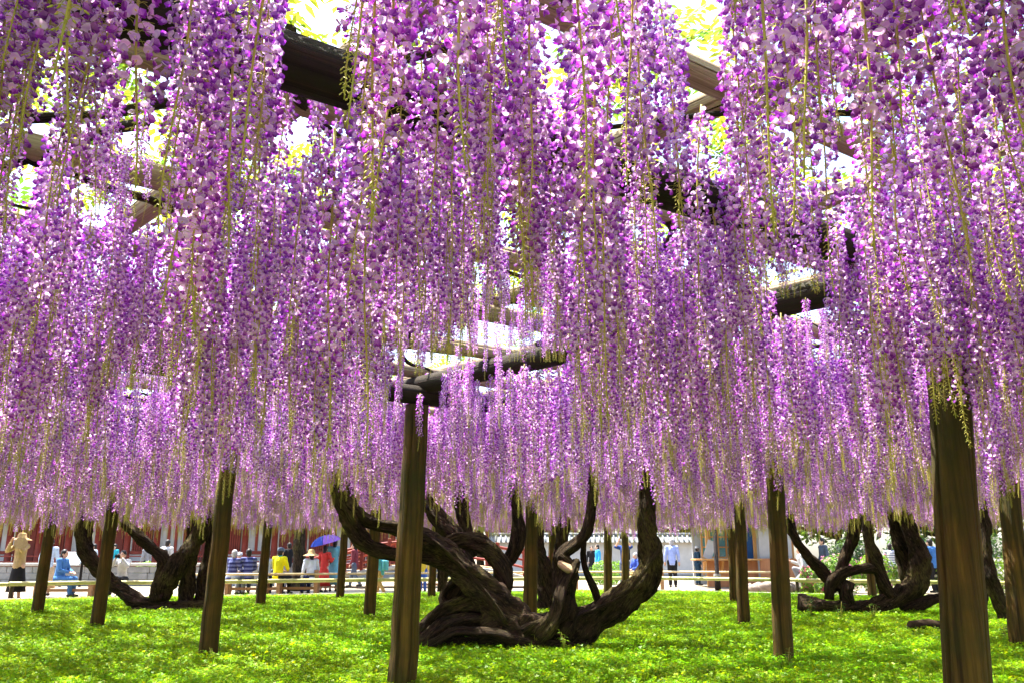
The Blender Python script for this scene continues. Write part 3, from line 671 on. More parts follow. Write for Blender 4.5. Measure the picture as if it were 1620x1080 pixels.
# ------------------------------------------------------------------ bamboo fence along the edging
def rod(parent, name, mat, a, b, r, seg=12, nodes=0):
    a = Vector(a); b = Vector(b); n = 2 if not nodes else max(8, int((b - a).length / .05)); mb = MB(); pts = []; rr = []
    for k in range(n):
        t = k / (n - 1); pts.append((b - a) * t); d = ((b - a).length * t) % .38
        rr.append(r * (1.10 if nodes and d < .03 else 1) * (1 - .12 * t if nodes else 1))
    return mb.tube(pts, rr, seg).build(name, mat, parent, a, True)
fence = empty('bamboo_fence', KERB[3]); tag(fence, 'low fence of thick green bamboo rails tied to short dark posts', 'fence')
inv = Matrix.Translation(-Vector(KERB[3]))
line = [p + Vector((0, .30, 0)) for p in KERB]
rail_cut = []
for a, b in zip(line, line[1:]):
    n = max(1, int((b - a).length / 3.6))
    for k in range(n): rail_cut.append((a.lerp(b, k / n), a.lerp(b, (k + 1) / n)))
for i, (a, b) in enumerate(rail_cut):
    z = Vector((0, 0, .45)); o = rod(fence, 'rail', 'bamboo', a + z, b + z * (1.02 if i % 2 else .98), .058, 14, True); o.matrix_parent_inverse = inv
    p = MB().tube([(0, 0, -.1), (0, 0, .2), (0, 0, .48)], [.055, .052, .05], 12).build('fence_post', 'dark_post', fence, a + Vector((0, .115, 0)), True); p.matrix_parent_inverse = inv
    q = MB()
    for k in range(4): q.tube([(.085 * math.cos(t), .085 * math.sin(t) * .9, .44 + k * .012 - .02 + .01 * math.sin(t * 2)) for t in np.linspace(0, 6.2, 14)], .006, 5)
    p2 = q.build('rope_tie', 'rope', fence, a + Vector((0, .06, 0)), True); p2.matrix_parent_inverse = inv
f2 = empty('timber_rail_fence', (-3, 29, 0)); tag(f2, 'thin pale timber rail fence on square posts behind the bamboo fence', 'fence'); inv2 = Matrix.Translation(Vector((3, -29, 0)))
F2 = [Vector((-9.5, 25.8, 0)), Vector((-5.9, 26.6, 0)), Vector((-2.2, 28.4, 0)), Vector((2.2, 30.2, 0)), Vector((5.2, 30.6, 0)), Vector((9.2, 29.6, 0))]
for a, b in zip(F2, F2[1:]):
    for z, r in ((.62, .032), (.40, .03)):
        o = rod(f2, 'rail', 'bamboo_dry', a + Vector((0, 0, z)), b + Vector((0, 0, z)), r, 8); o.matrix_parent_inverse = inv2
for a in F2:
    o = MB().box(-.06, .06, .035, .155, -.05, .74, .01).build('fence_post', 'bench', f2, a); o.matrix_parent_inverse = inv2

# ------------------------------------------------------------------ vermilion hall behind the plaza
def hall(x0, x1, Y, label, bays, h=3.3):
    b = empty('shrine_hall', ((x0 + x1) / 2, Y, 0)); tag(b, label, 'building'); w = x1 - x0; hw = w / 2
    MB().box(-hw - 1.2, hw + 1.2, -1.4, 7, -.05, .45, .03).build('stone_platform', 'stone', b)
    for k in range(3): MB().box(-2, 2, -1.4 - .3 * (3 - k), -1.4 - .3 * (2 - k) - .004, -.05, .15 * (k + 1) - .004, .01).build('step', 'stone', b)
    bw = w / bays
    for i in range(bays + 1):
        c = MB().tube([(0, 0, .45), (0, 0, .6), (0, 0, h)], [.19, .17, .165], 18).build('column', 'vermilion', b, (-hw + bw * i, 0, 0), True)
        MB().box(-.28, .28, -.28, .28, .44, .50, .02).build('base_stone', 'stone', c)
    for i in range(bays):
        xa = -hw + bw * i + .19; xb = xa + bw - .38
        p = empty('wall_bay'); p.parent = b
        MB().box(xa, xb, .10, .16, .62, h - .25).build('plaster_panel', 'plaster', p)
        for (za, zb) in ((.50, .70), (1.25, 1.42), (h - .45, h - .2)): MB().box(xa - .02, xb + .02, .03, .22, za, zb, .012).build('rail', 'vermilion', p)
        if i % 3 == 1:
            MB().box(xa + .06, xb - .06, .04, .09, 1.43, h - .46).build('lattice_back', 'red_dark', p)
            nb = 9
            for k in range(nb): xx = xa + .12 + (xb - xa - .24) * k / (nb - 1); MB().box(xx - .025, xx + .025, -.01, .038, 1.43, h - .46).build('lattice_bar', 'vermilion', p)
        elif i % 3 == 0:
            for s in (0, 1):
                m_ = (xa + xb) / 2; l, r = (xa + .04, m_ - .02) if s == 0 else (m_ + .02, xb - .04)
                d = MB().box(l, r, .02, .09, .71, h - .47, .01).build('door_leaf', 'red_dark', p)
        else:
            for k in range(2): xx = xa + (xb - xa) * (k + 1) / 3; MB().box(xx - .07, xx + .07, .03, .098, 1.43, h - .46).build('stud', 'vermilion', p)
    for i in range(bays):                                                   # veranda railing
        xa = -hw + bw * i; r = empty('veranda_rail'); r.parent = b
        for z in (.62, .85, 1.12): MB().box(xa + .06, xa + bw - .06, -1.16, -1.10, z, z + .06, .01).build('bar', 'vermilion', r)
        MB().box(xa - .05, xa + .05, -1.18, -1.08, .45, 1.25, .01).build('newel', 'vermilion', r)
    MB().box(-hw - .3, hw + .3, -.16, .16, h, h + .3, .02).build('eave_beam', 'vermilion', b)
    rf = MB(); n = int(w / .3)
    prof = [(-2.0, h + .12), (-1.0, h + .42), (1.0, h + 1.5), (3.2, h + 3.0)]
    rf.add([(x, y, z) for x in (-hw - 1.5, hw + 1.5) for (y, z) in prof] + [(x, y, z - .14) for x in (-hw - 1.5, hw + 1.5) for (y, z) in prof],
           [(0, 4, 5, 1), (1, 5, 6, 2), (2, 6, 7, 3), (8, 9, 13, 12), (9, 10, 14, 13), (10, 11, 15, 14), (0, 8, 12, 4)])
    ro = rf.build('roof', 'copper', b)
    for k in range(n): x = -hw - 1.4 + (w + 2.8) * k / (n - 1); MB().tube([(x, y - .002, z + .02) for (y, z) in prof], .05, 6).build('tile_rib', 'copper', ro, None, True)
    for k in range(int(w / .5)): x = -hw - 1.3 + (w + 2.6) * k / (int(w / .5) - 1); MB().box(x - .05, x + .05, -1.9, 0, h + .02, h + .11).build('rafter', 'vermilion', ro)
    MB().box(-hw, hw, 6.2, 6.4, .45, h + 2.2).build('back_wall', 'plaster', b)
    return b
hall(-31, -3.2, 46, 'long vermilion hall with red columns and white panels across the plaza', 18)
hall(-1.6, 4.2, 58, 'small distant vermilion hall seen between the wisteria trunks', 3)
# stone pond wall, sloping notice board
pw = empty('stone_wall', (-17, 36, 0)); tag(pw, 'low grey stone wall of dressed blocks before the vermilion hall', 'wall')
for r_ in range(3):
    x = -9.5 + (r_ % 2) * -.4
    while x < 6.5:
        l = random.uniform(.7, 1.2); MB().box(x, x + l - .015, -.2 + .01 * random.random(), .2, -.03 + r_ * .26, -.03 + r_ * .26 + .25, .015).build('stone', 'stone', pw); x += l
    if r_ == 2:
        x = -9.7
        while x < 6.6: MB().box(x, x + 1.58, -.27, .27, .76, .88, .02).build('coping', 'kerb', pw); x += 1.6
nb = empty('notice_board', at(112, 900, 34) * 1.0); nb.location.z = 0; tag(nb, 'slanted pale notice board on two legs before the grey stone wall', 'sign')
o = MB().box(-.5, .5, -.03, .03, -.32, .32, .015).build('board', cloth('board_grey', (.30, .33, .34)), nb, (0, 0, 1.05)); o.rotation_euler = (R(-38), 0, R(-12))
for s in (-.38, .38): MB().box(s - .04, s + .04, -.04, .04, 0, .95, .01).build('leg', 'iron', nb, (0, .06, 0))
# arched red bridge
br = empty('arched_bridge', (xat(600, 35), 35, 0)); tag(br, 'small vermilion arched footbridge with railings beside the plaza', 'bridge')
arch = lambda t: 1.0 * (1 - (2 * t - 1) ** 2)
BX0, BX1 = -2.6, 6.8
for k in range(26):
    t = k / 26; xa = BX0 + (BX1 - BX0) * t; l = (BX1 - BX0) / 26
    o = MB().box(0, l - .012, -1.0, 1.0, -.04, .04, .006).build('deck_plank', 'bench', br, (xa, 0, arch(t) * .75 + .12)); o.rotation_euler = (0, -math.atan2((arch(t + 1 / 26) - arch(t)) * .75, l), 0)
for sy in (-1, 1):
    MB().tube([(BX0 + (BX1 - BX0) * t, sy * 1.08, arch(t) * .75 + .03) for t in np.linspace(0, 1, 20)], .09, 8).build('side_beam', 'kerb', br, None, True)
    for hz, r_ in ((.98, .05), (.70, .04), (.42, .04)):
        MB().tube([(BX0 + (BX1 - BX0) * t, sy * 1.08, arch(t) * .75 + hz) for t in np.linspace(0, 1, 20)], r_, 8).build('hand_rail', 'vermilion', br, None, True)
    for k in range(10):
        t = k / 9; MB().box(-.06, .06, -.06, .06, 0, 1.15, .01).build('rail_post', 'vermilion', br, (BX0 + (BX1 - BX0) * t, sy * 1.08, arch(t) * .75))
# white plaster wall with tiled coping
ww = empty('plaster_wall', (xat(1010, 46), 46, 0)); tag(ww, 'white plaster garden wall with grey tiled coping behind the plaza', 'wall')
MB().box(-7.5, 5.2, -.15, .15, .25, 1.85).build('wall_face', 'plaster', ww); MB().box(-7.6, 5.3, -.2, .2, -.05, .25, .02).build('footing', 'stone', ww)
cp = MB(); cp.add([(-7.8, -.6, 1.85), (5.5, -.6, 1.85), (5.5, 0, 2.2), (-7.8, 0, 2.2), (5.5, .6, 1.85), (-7.8, .6, 1.85)], [(0, 1, 2, 3), (3, 2, 4, 5), (0, 5, 4, 1), (1, 4, 2), (0, 3, 5)])
cpo = cp.build('coping', 'tile', ww)
for k in range(52): x = -7.7 + 13.1 * k / 51; MB().tube([(x, -.62, 1.89), (x, 0, 2.23)], .05, 6).build('coping_tile', 'tile', cpo, None, True)
MB().tube([(-7.8, 0, 2.26), (5.5, 0, 2.26)], .09, 8).build('ridge_tile', 'tile', cpo, None, True)

# ------------------------------------------------------------------ kiosk with a counter
kx = xat(1180, 34); ks = empty('kiosk', (kx, 34, 0)); tag(ks, 'open refreshment kiosk with brown timber counter and pale shutters', 'kiosk')
X = lambda px: xat(px, 34) - kx
MB().box(X(1120), X(1197), .0, .08, .0, .98, .01).build('front_panel', 'counter', ks)
for k in range(9): xx = X(1120) + (X(1197) - X(1120)) * k / 8; MB().box(xx - .012, xx + .012, -.018, -.002, .02, .96).build('batten', 'counter', ks)
MB().box(X(1096), X(1200), -.5, .45, .985, 1.05, .012).build('counter_top', 'orange_wood', ks)
for px in (1112, 1140):
    m_ = MB(); x_ = X(px); m_.add([(x_ - .03, -.02, .96), (x_ - .03, -.46, .96), (x_ - .03, -.02, .45), (x_ + .03, -.02, .96), (x_ + .03, -.46, .96), (x_ + .03, -.02, .45)], [(0, 1, 2), (3, 5, 4), (0, 3, 4, 1), (1, 4, 5, 2), (0, 2, 5, 3)]); m_.build('bracket', 'orange_wood', ks)
for k in range(7): xa = X(1198) + (X(1262) - X(1198)) * k / 7; MB().box(xa + .003, xa + (X(1262) - X(1198)) / 7 - .003, -.32, -.26, .0, 1.06, .004).build('side_board', 'counter', ks)
MB().box(X(1198), X(1262), -.25, 2.2, -.03, .12, .01).build('plinth', 'stone', ks)
for px in (1121, 1197, 1256): MB().box(X(px) - .06, X(px) + .06, .1, .22, .0, 2.55, .01).build('corner_post', 'orange_wood', ks)
MB().box(X(1201), X(1225), -.12, -.06, 1.07, 2.5).build('shutter', 'plaster', ks); MB().box(X(1227), X(1252), -.12, -.06, 1.07, 2.5).build('shutter', 'plaster', ks)
MB().box(X(1182), X(1198), .3, .36, 1.06, 2.4).build('hanging_cloth', 'navy_cloth', ks)
wn = MB().box(X(1124), X(1178), 1.5, 1.54, 1.1, 2.4).build('window', 'teal_glass', ks)
for k in range(5): xx = X(1124) + (X(1178) - X(1124)) * k / 4; MB().box(xx - .03, xx + .03, 1.42, 1.495, 1.08, 2.42).build('mullion', 'orange_wood', wn)
for z in (1.1, 1.5, 1.9, 2.38): MB().box(X(1124), X(1178), 1.43, 1.49, z - .025, z + .025).build('glazing_bar', 'orange_wood', wn)
MB().box(X(1118), X(1262), 2.6, 2.7, 0, 2.6).build('back_wall', 'plaster', ks)
MB().box(X(1085), X(1275), -1.3, 3.0, 2.6, 2.72, .02).build('roof', 'tile', ks)
mb = empty('menu_board', (X(1117) + kx, 33.85, 1.055)); tag(mb, 'blank white board propped on the kiosk counter', 'sign')
o = MB().box(-.17, .17, -.012, .012, 0, .72, .004).build('board', 'plaster', mb); o.rotation_euler = (R(-8), R(22), 0)
# iron lamp post without its lamp in view
lp = empty('iron_pole', (xat(1133, 29), 29, 0)); tag(lp, 'dark iron pole with a collar before the kiosk counter', 'pole')
MB().tube([(0, 0, 0), (0, 0, .5), (0, 0, .52), (0, 0, 2.9)], [.10, .095, .07, .06], 14).build('shaft', 'iron', lp, None, True)
MB().tube([(0, 0, .50), (0, 0, .58)], [.125, .115], 14).build('collar', 'stone', lp); MB().box(-.14, .14, -.14, .14, 0, .06, .02).build('foot_plate', 'iron', lp)

# ------------------------------------------------------------------ benches
def bench(x, y, rz, label, L=1.9):
    b = empty('bench', (x, y, 0), rz); tag(b, label, 'bench', 'timber benches on the plaza')
    for k in range(3): MB().box(-L / 2, L / 2, -.22 + k * .15, -.22 + k * .15 + .135, .37, .42, .008).build('seat_plank', 'bench', b)
    for s in (-1, 1):
        for t in (-1, 1): MB().box(s * (L / 2 - .2) - .05, s * (L / 2 - .2) + .05, t * .15 - .05, t * .15 + .05, 0, .365, .008).build('leg', 'bench', b)
    MB().box(-L / 2 + .2, L / 2 - .2, -.03, .03, .16, .24, .006).build('stretcher', 'bench', b)
BEN = [(xat(405, 26.4), 26.4, .05, 'timber bench under the four people seated in a row'), (xat(465, 26.8), 26.8, .1, 'timber bench under the person in the yellow jacket'),
       (xat(110, 25.2), 25.2, .05, 'timber bench beside the person in the blue jacket'), (xat(690, 30.5), 30.5, .0, 'timber bench near the red footbridge')]
for q in BEN: bench(*q)

# ------------------------------------------------------------------ people
SK = 'skin'
def person(label, px, Y, face, top, bottom, pose='stand', H=1.64, hair='hair', long_hair=False, hat=None, skirt=False, arms='down', z0=0.0, backpack=None, collar=None, sleeves=True, group=None):
    x = xat(px, Y); p = empty('person', (x, Y, z0), R(face)); tag(p, label, 'person', group); p.scale = (H / 1.64,) * 3
    if pose == 'stand': hz, kn, an, lean = .86, [(.085, .03, .47), (-.085, .02, .47)], [(.09, 0, .07), (-.09, -.03, .07)], 0
    elif pose == 'walk': hz, kn, an, lean = .84, [(.08, .14, .47), (-.08, -.04, .46)], [(.08, .2, .08), (-.08, -.28, .12)], .03
    elif pose == 'sit': hz, kn, an, lean = .50, [(.11, .42, .50), (-.11, .42, .50)], [(.11, .44, .08), (-.11, .40, .08)], .06
    else: hz, kn, an, lean = .36, [(.13, .34, .46), (-.12, .30, .12)], [(.12, .20, .07), (-.12, -.1, .07)], .12   # crouch
    sz = hz + .50; sh = [(.17, lean, sz), (-.17, lean, sz)]; hip = [(.085, 0, hz), (-.085, 0, hz)]
    nk = (0, lean + .01, sz + .05); hd = (0, lean + .035, sz + .19)
    if arms == 'down': el, wr = [(.23, lean - .02, sz - .27), (-.23, lean - .02, sz - .27)], [(.24, lean + .07, sz - .50), (-.24, lean + .07, sz - .50)]
    elif arms == 'shoot': el, wr = [(.24, lean + .2, sz - .12), (-.24, lean + .2, sz - .12)], [(.07, lean + .27, sz + .12), (-.07, lean + .27, sz + .12)]
    elif arms == 'up': el, wr = [(.27, lean + .12, sz + .02), (-.27, lean + .12, sz + .02)], [(.12, lean + .22, sz + .24), (-.12, lean + .22, sz + .24)]
    elif arms == 'lap': el, wr = [(.22, lean + .08, sz - .25), (-.22, lean + .08, sz - .25)], [(.09, lean + .30, sz - .32), (-.09, lean + .30, sz - .32)]
    else: el, wr = [(.25, lean + .05, sz - .26), (-.24, lean - .02, sz - .27)], [(.20, lean + .32, sz - .16), (-.25, lean + .06, sz - .50)]   # reach
    b = MB()
    b.cap((0, 0, hz + .02), (0, lean * .5, hz + .2), .125, .115); b.cap((0, lean * .5, hz + .2), (0, lean, sz - .06), .115, .125); b.cap(sh[0], sh[1], .062, .062)
    b.cap(nk, (hd[0], hd[1] - .02, hd[2] - .06), .05, .048); b.ell(hd, (.074, .092, .112)); b.ell((0, hd[1] + .03, hd[2] - .05), (.055, .062, .065))
    b.cap((0, hd[1] + .085, hd[2] + .005), (0, hd[1] + .105, hd[2] - .025), .010, .013, 6)
    for s in (-1, 1): b.ell((s * .075, hd[1] - .005, hd[2] - .01), (.012, .02, .03), 8, 6)
    for i in (0, 1):
        s = 1 if i == 0 else -1
        b.cap(hip[i], kn[i], .085, .058); b.cap(kn[i], an[i], .055, .036); ax, ay, az = an[i]
        b.cap((ax, ay - .03, az - .03), (ax, ay + .13, az - .045), .036, .026, 8)
        b.cap(sh[i], el[i], .047, .038); b.cap(el[i], wr[i], .038, .026)
        e, w_ = Vector(el[i]), Vector(wr[i]); d = (w_ - e).normalized(); side = d.cross(Vector((0, 0, 1))).normalized() if abs(d.z) < .95 else Vector((1, 0, 0)); up_ = side.cross(d)
        b.cap(w_, w_ + d * .06, .026, .028, 8)
        for k in range(4): f0 = w_ + d * .075 + side * (k - 1.5) * .0165; ln = (.055, .068, .064, .048)[k]; b.cap(f0, f0 + d * ln * .6, .0095, .009, 6); b.cap(f0 + d * ln * .6, f0 + d * ln * .95 - up_ * .02, .009, .0075, 6)
        b.cap(w_ + d * .02 + side * s * .025, w_ + d * .06 + side * s * .05 - up_ * .01, .011, .009, 6)
    body = b.build('body', SK, p, None, True); r_ = body.modifiers.new('skin', 'REMESH'); r_.mode = 'VOXEL'; r_.voxel_size = .013; r_.use_smooth_shade = True
    def wear(name, mb, mat, vox=.016):
        o = mb.build(name, mat, p, None, True); r2 = o.modifiers.new('cloth', 'REMESH'); r2.mode = 'VOXEL'; r2.voxel_size = vox; r2.use_smooth_shade = True; return o
    t = MB(); t.cap((0, 0, hz - .02), (0, lean * .5, hz + .2), .15, .135); t.cap((0, lean * .5, hz + .2), (0, lean, sz - .07), .135, .145); t.cap(sh[0], sh[1], .078, .078)
    for i in (0, 1):
        t.cap(sh[i], el[i], .068, .056)
        if sleeves: t.cap(el[i], Vector(el[i]).lerp(Vector(wr[i]), .82), .055, .042)
    wear('shirt', t, top)
    if collar: wear('collar', MB().cap((0, nk[1], nk[2] - .03), (0, nk[1] + .005, nk[2] + .025), .075, .065), collar)
    q = MB()
    if skirt and pose in ('stand', 'walk'):
        prof = [(.13, hz + .10), (.165, hz - .06), (.20, hz - .3), (.25, .22), (.235, .23), (.12, hz)]
        vs = []; n = 40
        for (rr, zz) in prof:
            for j in range(n): a = 2 * math.pi * j / n; k = rr * (1 + .06 * math.sin(a * 9) * (hz - zz)); vs.append((k * math.cos(a), k * .82 * math.sin(a), zz))
        q.add(vs, [(i * n + j, i * n + (j + 1) % n, (i + 1) * n + (j + 1) % n, (i + 1) * n + j) for i in range(len(prof) - 1) for j in range(n)]); q.build('skirt', bottom, p, None, True)
    else:
        q.cap((0, 0, hz + .06), (0, 0, hz - .03), .14, .145)
        for i in (0, 1): q.cap(hip[i], kn[i], .105, .078); q.cap(kn[i], Vector(kn[i]).lerp(Vector(an[i]), .88), .075, .062)
        wear('trousers', q, bottom)
    for i in (0, 1):
        ax, ay, az = an[i]; MB().cap((ax, ay - .035, az - .025), (ax, ay + .14, az - .035), .045, .036, 10).build('shoe', cloth('shoe', (.05, .045, .04)), p, None, True)
    h = MB(); h.ell((0, hd[1] - .016, hd[2] + .022), (.086, .096, .108)); h.ell((0, hd[1] - .04, hd[2] - .03), (.078, .07, .09))
    if long_hair: h.cap((0, hd[1] - .06, hd[2]), (0, hd[1] - .085, hd[2] - .22), .072, .05)
    ho = h.build('hair', hair, p, None, True)
    for s in (-1, 1): MB().ell((s * .028, hd[1] + .082, hd[2] + .012), (.012, .008, .007), 8, 6).build('eye', 'hair', p, None, True)
    MB().ell((0, hd[1] + .088, hd[2] - .055), (.022, .008, .006), 8, 6).build('mouth', cloth('lips', (.4, .13, .1)), p, None, True)
    zt = hd[2] + .05
    if hat:
        kind, hm = hat; c = (0, hd[1] - .01, zt)
        m_ = MB()
        if kind == 'brim': m_.lathe([(.20, -.055), (.15, -.03), (.105, -.008), (.098, .05), (.075, .085), (.001, .095)], 24, c)
        elif kind == 'wide': m_.lathe([(.25, -.085), (.18, -.05), (.112, -.015), (.102, .06), (.07, .1), (.001, .11)], 24, c)
        else: m_.lathe([(.102, -.02), (.1, .03), (.075, .07), (.001, .088)], 20, c); m_.cap((0, c[1] + .09, zt - .015), (0, c[1] + .17, zt - .025), .05, .03, 8)
        ht = m_.build('hat', hm, p, None, True)
        if kind in ('brim', 'wide'): MB().lathe([(.108, -.005), (.107, .022)], 24, c).build('hat_band', 'iron', ht, None, True)
    if backpack: o = MB().box(-.14, .14, -.30, -.13, hz + .08, sz - .02, .04).build('backpack', backpack, p)
    return p, wr, hd
def held(pr, name, label, cat, mb_, mat, off):
    p, wr, hd = pr; m = Matrix.Translation(p.location) @ Matrix.Rotation(p.rotation_euler.z, 4, 'Z') @ Matrix.Scale(p.scale[0], 4)
    c = (Vector(wr[0]) + Vector(wr[1])) / 2 + Vector(off); o = mb_.build(name, mat, None, m @ c); o.rotation_euler = p.rotation_euler; o.scale = p.scale; tag(o, label, cat); return o
C = cloth; striped('navy_stripe', (.012, .018, .10), (.10, .12, .30), 9); striped('sailor_stripe', (.75, .75, .75), (.02, .03, .12), 16)
white, cream, black = C('white', (.52, .52, .51)), C('cream', (.46, .33, .18)), C('black', (.012, .012, .014))
camera_mb = lambda: MB().box(-.065, .065, -.03, .03, -.045, .045, .012).tube([(0, .03, 0), (0, .10, 0)], [.034, .036], 12)
a = person('person in cream top and black skirt with a tan sun hat, hands raised', 32, 23.4, 165, cream, black, 'stand', 1.68, skirt=True, hat=('wide', 'straw'), arms='shoot', long_hair=True)
held(a, 'fan', 'tan round fan held up by the person in the black skirt', 'fan', MB().lathe([(.001, -.006), (.16, -.006), (.16, .006), (.001, .006)], 20), 'straw', (-.30, .08, -.05)).rotation_euler = (R(70), 0, R(20))
person('person in pale blue shirt and beige skirt standing by a log post', 78, 26.2, 20, C('pale_blue', (.50, .62, .74)), C('beige', (.52, .38, .22)), 'stand', 1.62, skirt=True, long_hair=True)
person('dark-haired person in blue jacket sitting bent over on a bench', 97, 25.3, -95, C('denim', (.06, .18, .42)), C('denim', (.06, .18, .42)), 'sit', 1.66, arms='lap')
a = person('person in white shirt aiming a black camera over the bamboo fence', 197, 25.2, 178, white, black, 'sit', 1.62, arms='shoot')
held(a, 'camera', 'black camera held up by the person in the white shirt', 'camera', camera_mb(), 'iron', (0, .09, .03))
person('person in white shirt with dark backpack behind the splayed wisteria', 263, 31, -10, white, C('grey', (.2, .2, .21)), 'stand', 1.68, backpack='iron')
person('seated person in white top beside the grey-haired striped shirt', 349, 27.2, 15, white, C('slate', (.08, .1, .14)), 'sit', 1.62, arms='lap')
person('dark-haired person in black top standing beyond the yellow jacket', 457, 32.5, 30, black, C('grey', (.2, .2, .21)), 'stand', 1.6, arms='reach')
person('person in maroon top walking toward the red footbridge', 562, 33.5, 80, C('maroon', (.16, .03, .04)), C('slate', (.08, .1, .14)), 'walk', 1.62, long_hair=True)
person('person in white blouse walking past the small distant hall', 640, 40, -70, white, C('navy', (.02, .03, .10)), 'walk', 1.62, skirt=True)
person('person in grey coat strolling before the vermilion hall', 232, 41, 70, C('grey', (.2, .2, .21)), black, 'walk', 1.7, hair='hair_grey')
person('person in pale grey top walking before the vermilion hall', 150, 39.5, 100, C('pale_grey', (.55, .55, .56)), C('slate', (.08, .1, .14)), 'walk', 1.68, z0=0)
person('person in teal top standing before the vermilion hall', 181, 40, 150, C('teal', (.02, .30, .38)), black, 'stand', 1.66)
person('grey-haired seated person in navy striped shirt', 368, 26.4, -25, M['navy_stripe'], C('pale_denim', (.35, .42, .5)), 'sit', 1.66, hair='hair_grey', arms='lap')
person('dark-haired seated person in navy striped shirt', 394, 26.5, 25, M['navy_stripe'], C('slate', (.08, .1, .14)), 'sit', 1.7, arms='lap')
person('seated person with pale cap and light grey shirt between the two striped shirts', 380, 29.0, 180, C('pale_grey', (.55, .55, .56)), C('pale_denim', (.35, .42, .5)), 'sit', 1.58, hair='hair_grey', hat=('cap', C('pale_grey', (.55, .55, .56))), arms='lap')
person('seated dark-haired person in grey shirt beside the yellow jacket', 423, 27.3, 10, C('blue_grey', (.38, .43, .52)), black, 'sit', 1.62, long_hair=True, arms='lap')
person('seated person in bright yellow jacket and dark cap', 441, 26.7, -20, C('neon_yellow', (.72, .68, .01)), black, 'sit', 1.74, hat=('cap', C('slate', (.08, .1, .14))), collar=C('teal', (.02, .30, .38)), arms='lap')
a = person('seated person in pale blue blouse and wide straw hat', 494, 26.7, 35, C('ice_blue', (.60, .66, .78)), C('navy', (.02, .03, .10)), 'sit', 1.64, hat=('wide', 'straw'), arms='reach', long_hair=True)
a = person('person in red dress under a blue and violet parasol', 514, 29.0, -15, C('red', (.62, .05, .04)), C('red', (.62, .05, .04)), 'stand', 1.46, skirt=True, arms='reach', long_hair=True)
# parasol
pl_ = a[0].location; pm = empty('parasol', (pl_.x + .16, pl_.y + .3, .80)); tag(pm, 'open blue and violet parasol held by the person in red', 'parasol'); pm.rotation_euler = (R(8), R(-14), 0)
nr = 8
for k in range(nr):
    g_ = MB(); rows = []
    for i in range(5):
        t = i / 4; rr = .52 * math.sin(t * 1.25) / math.sin(1.25); zz = .80 + .26 * (math.cos(t * 1.25) - math.cos(1.25)) / (1 - math.cos(1.25)) - .0
        rows.append([(rr * (1 - .06 * t * math.sin(math.pi * u)) * math.cos(2 * math.pi * (k + u) / nr), rr * (1 - .06 * t * math.sin(math.pi * u)) * math.sin(2 * math.pi * (k + u) / nr), zz) for u in (0, .5, 1)])
    g_.add([v_ for r_ in rows for v_ in r_], [(i * 3 + j, i * 3 + j + 1, i * 3 + j + 4, i * 3 + j + 3) for i in range(4) for j in range(2)])
    g_.build('canopy_panel', C('parasol_violet', (.36, .16, .60)) if k in (0, 1, 7, 6) else C('parasol_blue', (.04, .08, .42)), pm, None, True)
    MB().tube([rows[i][0] for i in range(5)], .006, 5).build('rib', 'iron', pm)
MB().tube([(0, 0, -.12), (0, 0, 1.12)], .011, 8).build('shaft', 'iron', pm, None, True); MB().tube([(0, 0, -.2), (0, 0, -.1)], .018, 8).build('handle', 'bench', pm, None, True)
person('dark-haired person in long light teal dress beside the parasol', 529, 29.4, 10, C('light_teal', (.16, .42, .50)), C('light_teal', (.16, .42, .50)), 'stand', 1.68, skirt=True, long_hair=True)
person('person bending in aqua top and tan trousers beyond the bamboo fence', 603, 26.6, 60, C('aqua', (.12, .42, .52)), C('tan', (.50, .32, .12)), 'walk', 1.28, arms='lap', backpack=C('aqua', (.12, .42, .52)))
person('person in yellow top and blue trousers beside the gnarled trunk', 670, 29.5, 170, C('yellow', (.65, .5, .05)), C('blue', (.05, .12, .42)), 'stand', 1.30)
person('far person in black dress by the white plaster wall', 936, 43, 180, black, black, 'stand', 1.62, skirt=True, long_hair=True)
person('far person in bright blue top by the white plaster wall', 946, 42, 100, C('bright_blue', (.03, .30, .55)), C('slate', (.08, .1, .14)), 'stand', 1.66)
a = person('person in navy top with black shoulder bag raising a phone', 988, 31.5, 160, C('navy2', (.02, .05, .20)), C('slate', (.08, .1, .14)), 'stand', 1.74, arms='up', backpack='iron', sleeves=False)
held(a, 'phone', 'small dark phone held up by the person in navy', 'phone', MB().box(-.075, .075, -.006, .006, -.037, .037, .004), 'iron', (0, .07, .08))
person('seated person in blue top beside the person raising a phone', 1008, 33, 120, C('royal', (.04, .08, .35)), C('tan', (.50, .32, .12)), 'sit', 1.60, hair='hair_grey', arms='lap')
person('person in pale blue shirt and black trousers gazing up at the flowers', 1063, 33.4, -8, C('shirt_blue', (.30, .38, .70)), black, 'stand', 1.76, hair='hair_grey')
person('person in dark jacket and white cap waiting at the kiosk counter', 1103, 36, -80, C('midnight', (.015, .04, .07)), C('midnight', (.015, .04, .07)), 'stand', 1.52, hat=('cap', white))
person('person in white shirt leaning over beside the pink azaleas', 1273, 30, 80, white, C('grey', (.2, .2, .21)), 'crouch', 1.72, arms='reach', z0=.25)
person('person in dark grey jacket behind the azalea bushes', 1303, 33, 100, C('charcoal', (.06, .08, .11)), black, 'stand', 1.78)
person('person in navy and white striped shirt behind the azaleas', 1409, 31, -20, M['sailor_stripe'], C('navy', (.02, .03, .10)), 'stand', 1.55)
person('person in blue jacket half hidden by the thickest log post', 1474, 28.5, 30, C('jacket_blue', (.05, .16, .42)), black, 'stand', 1.66)

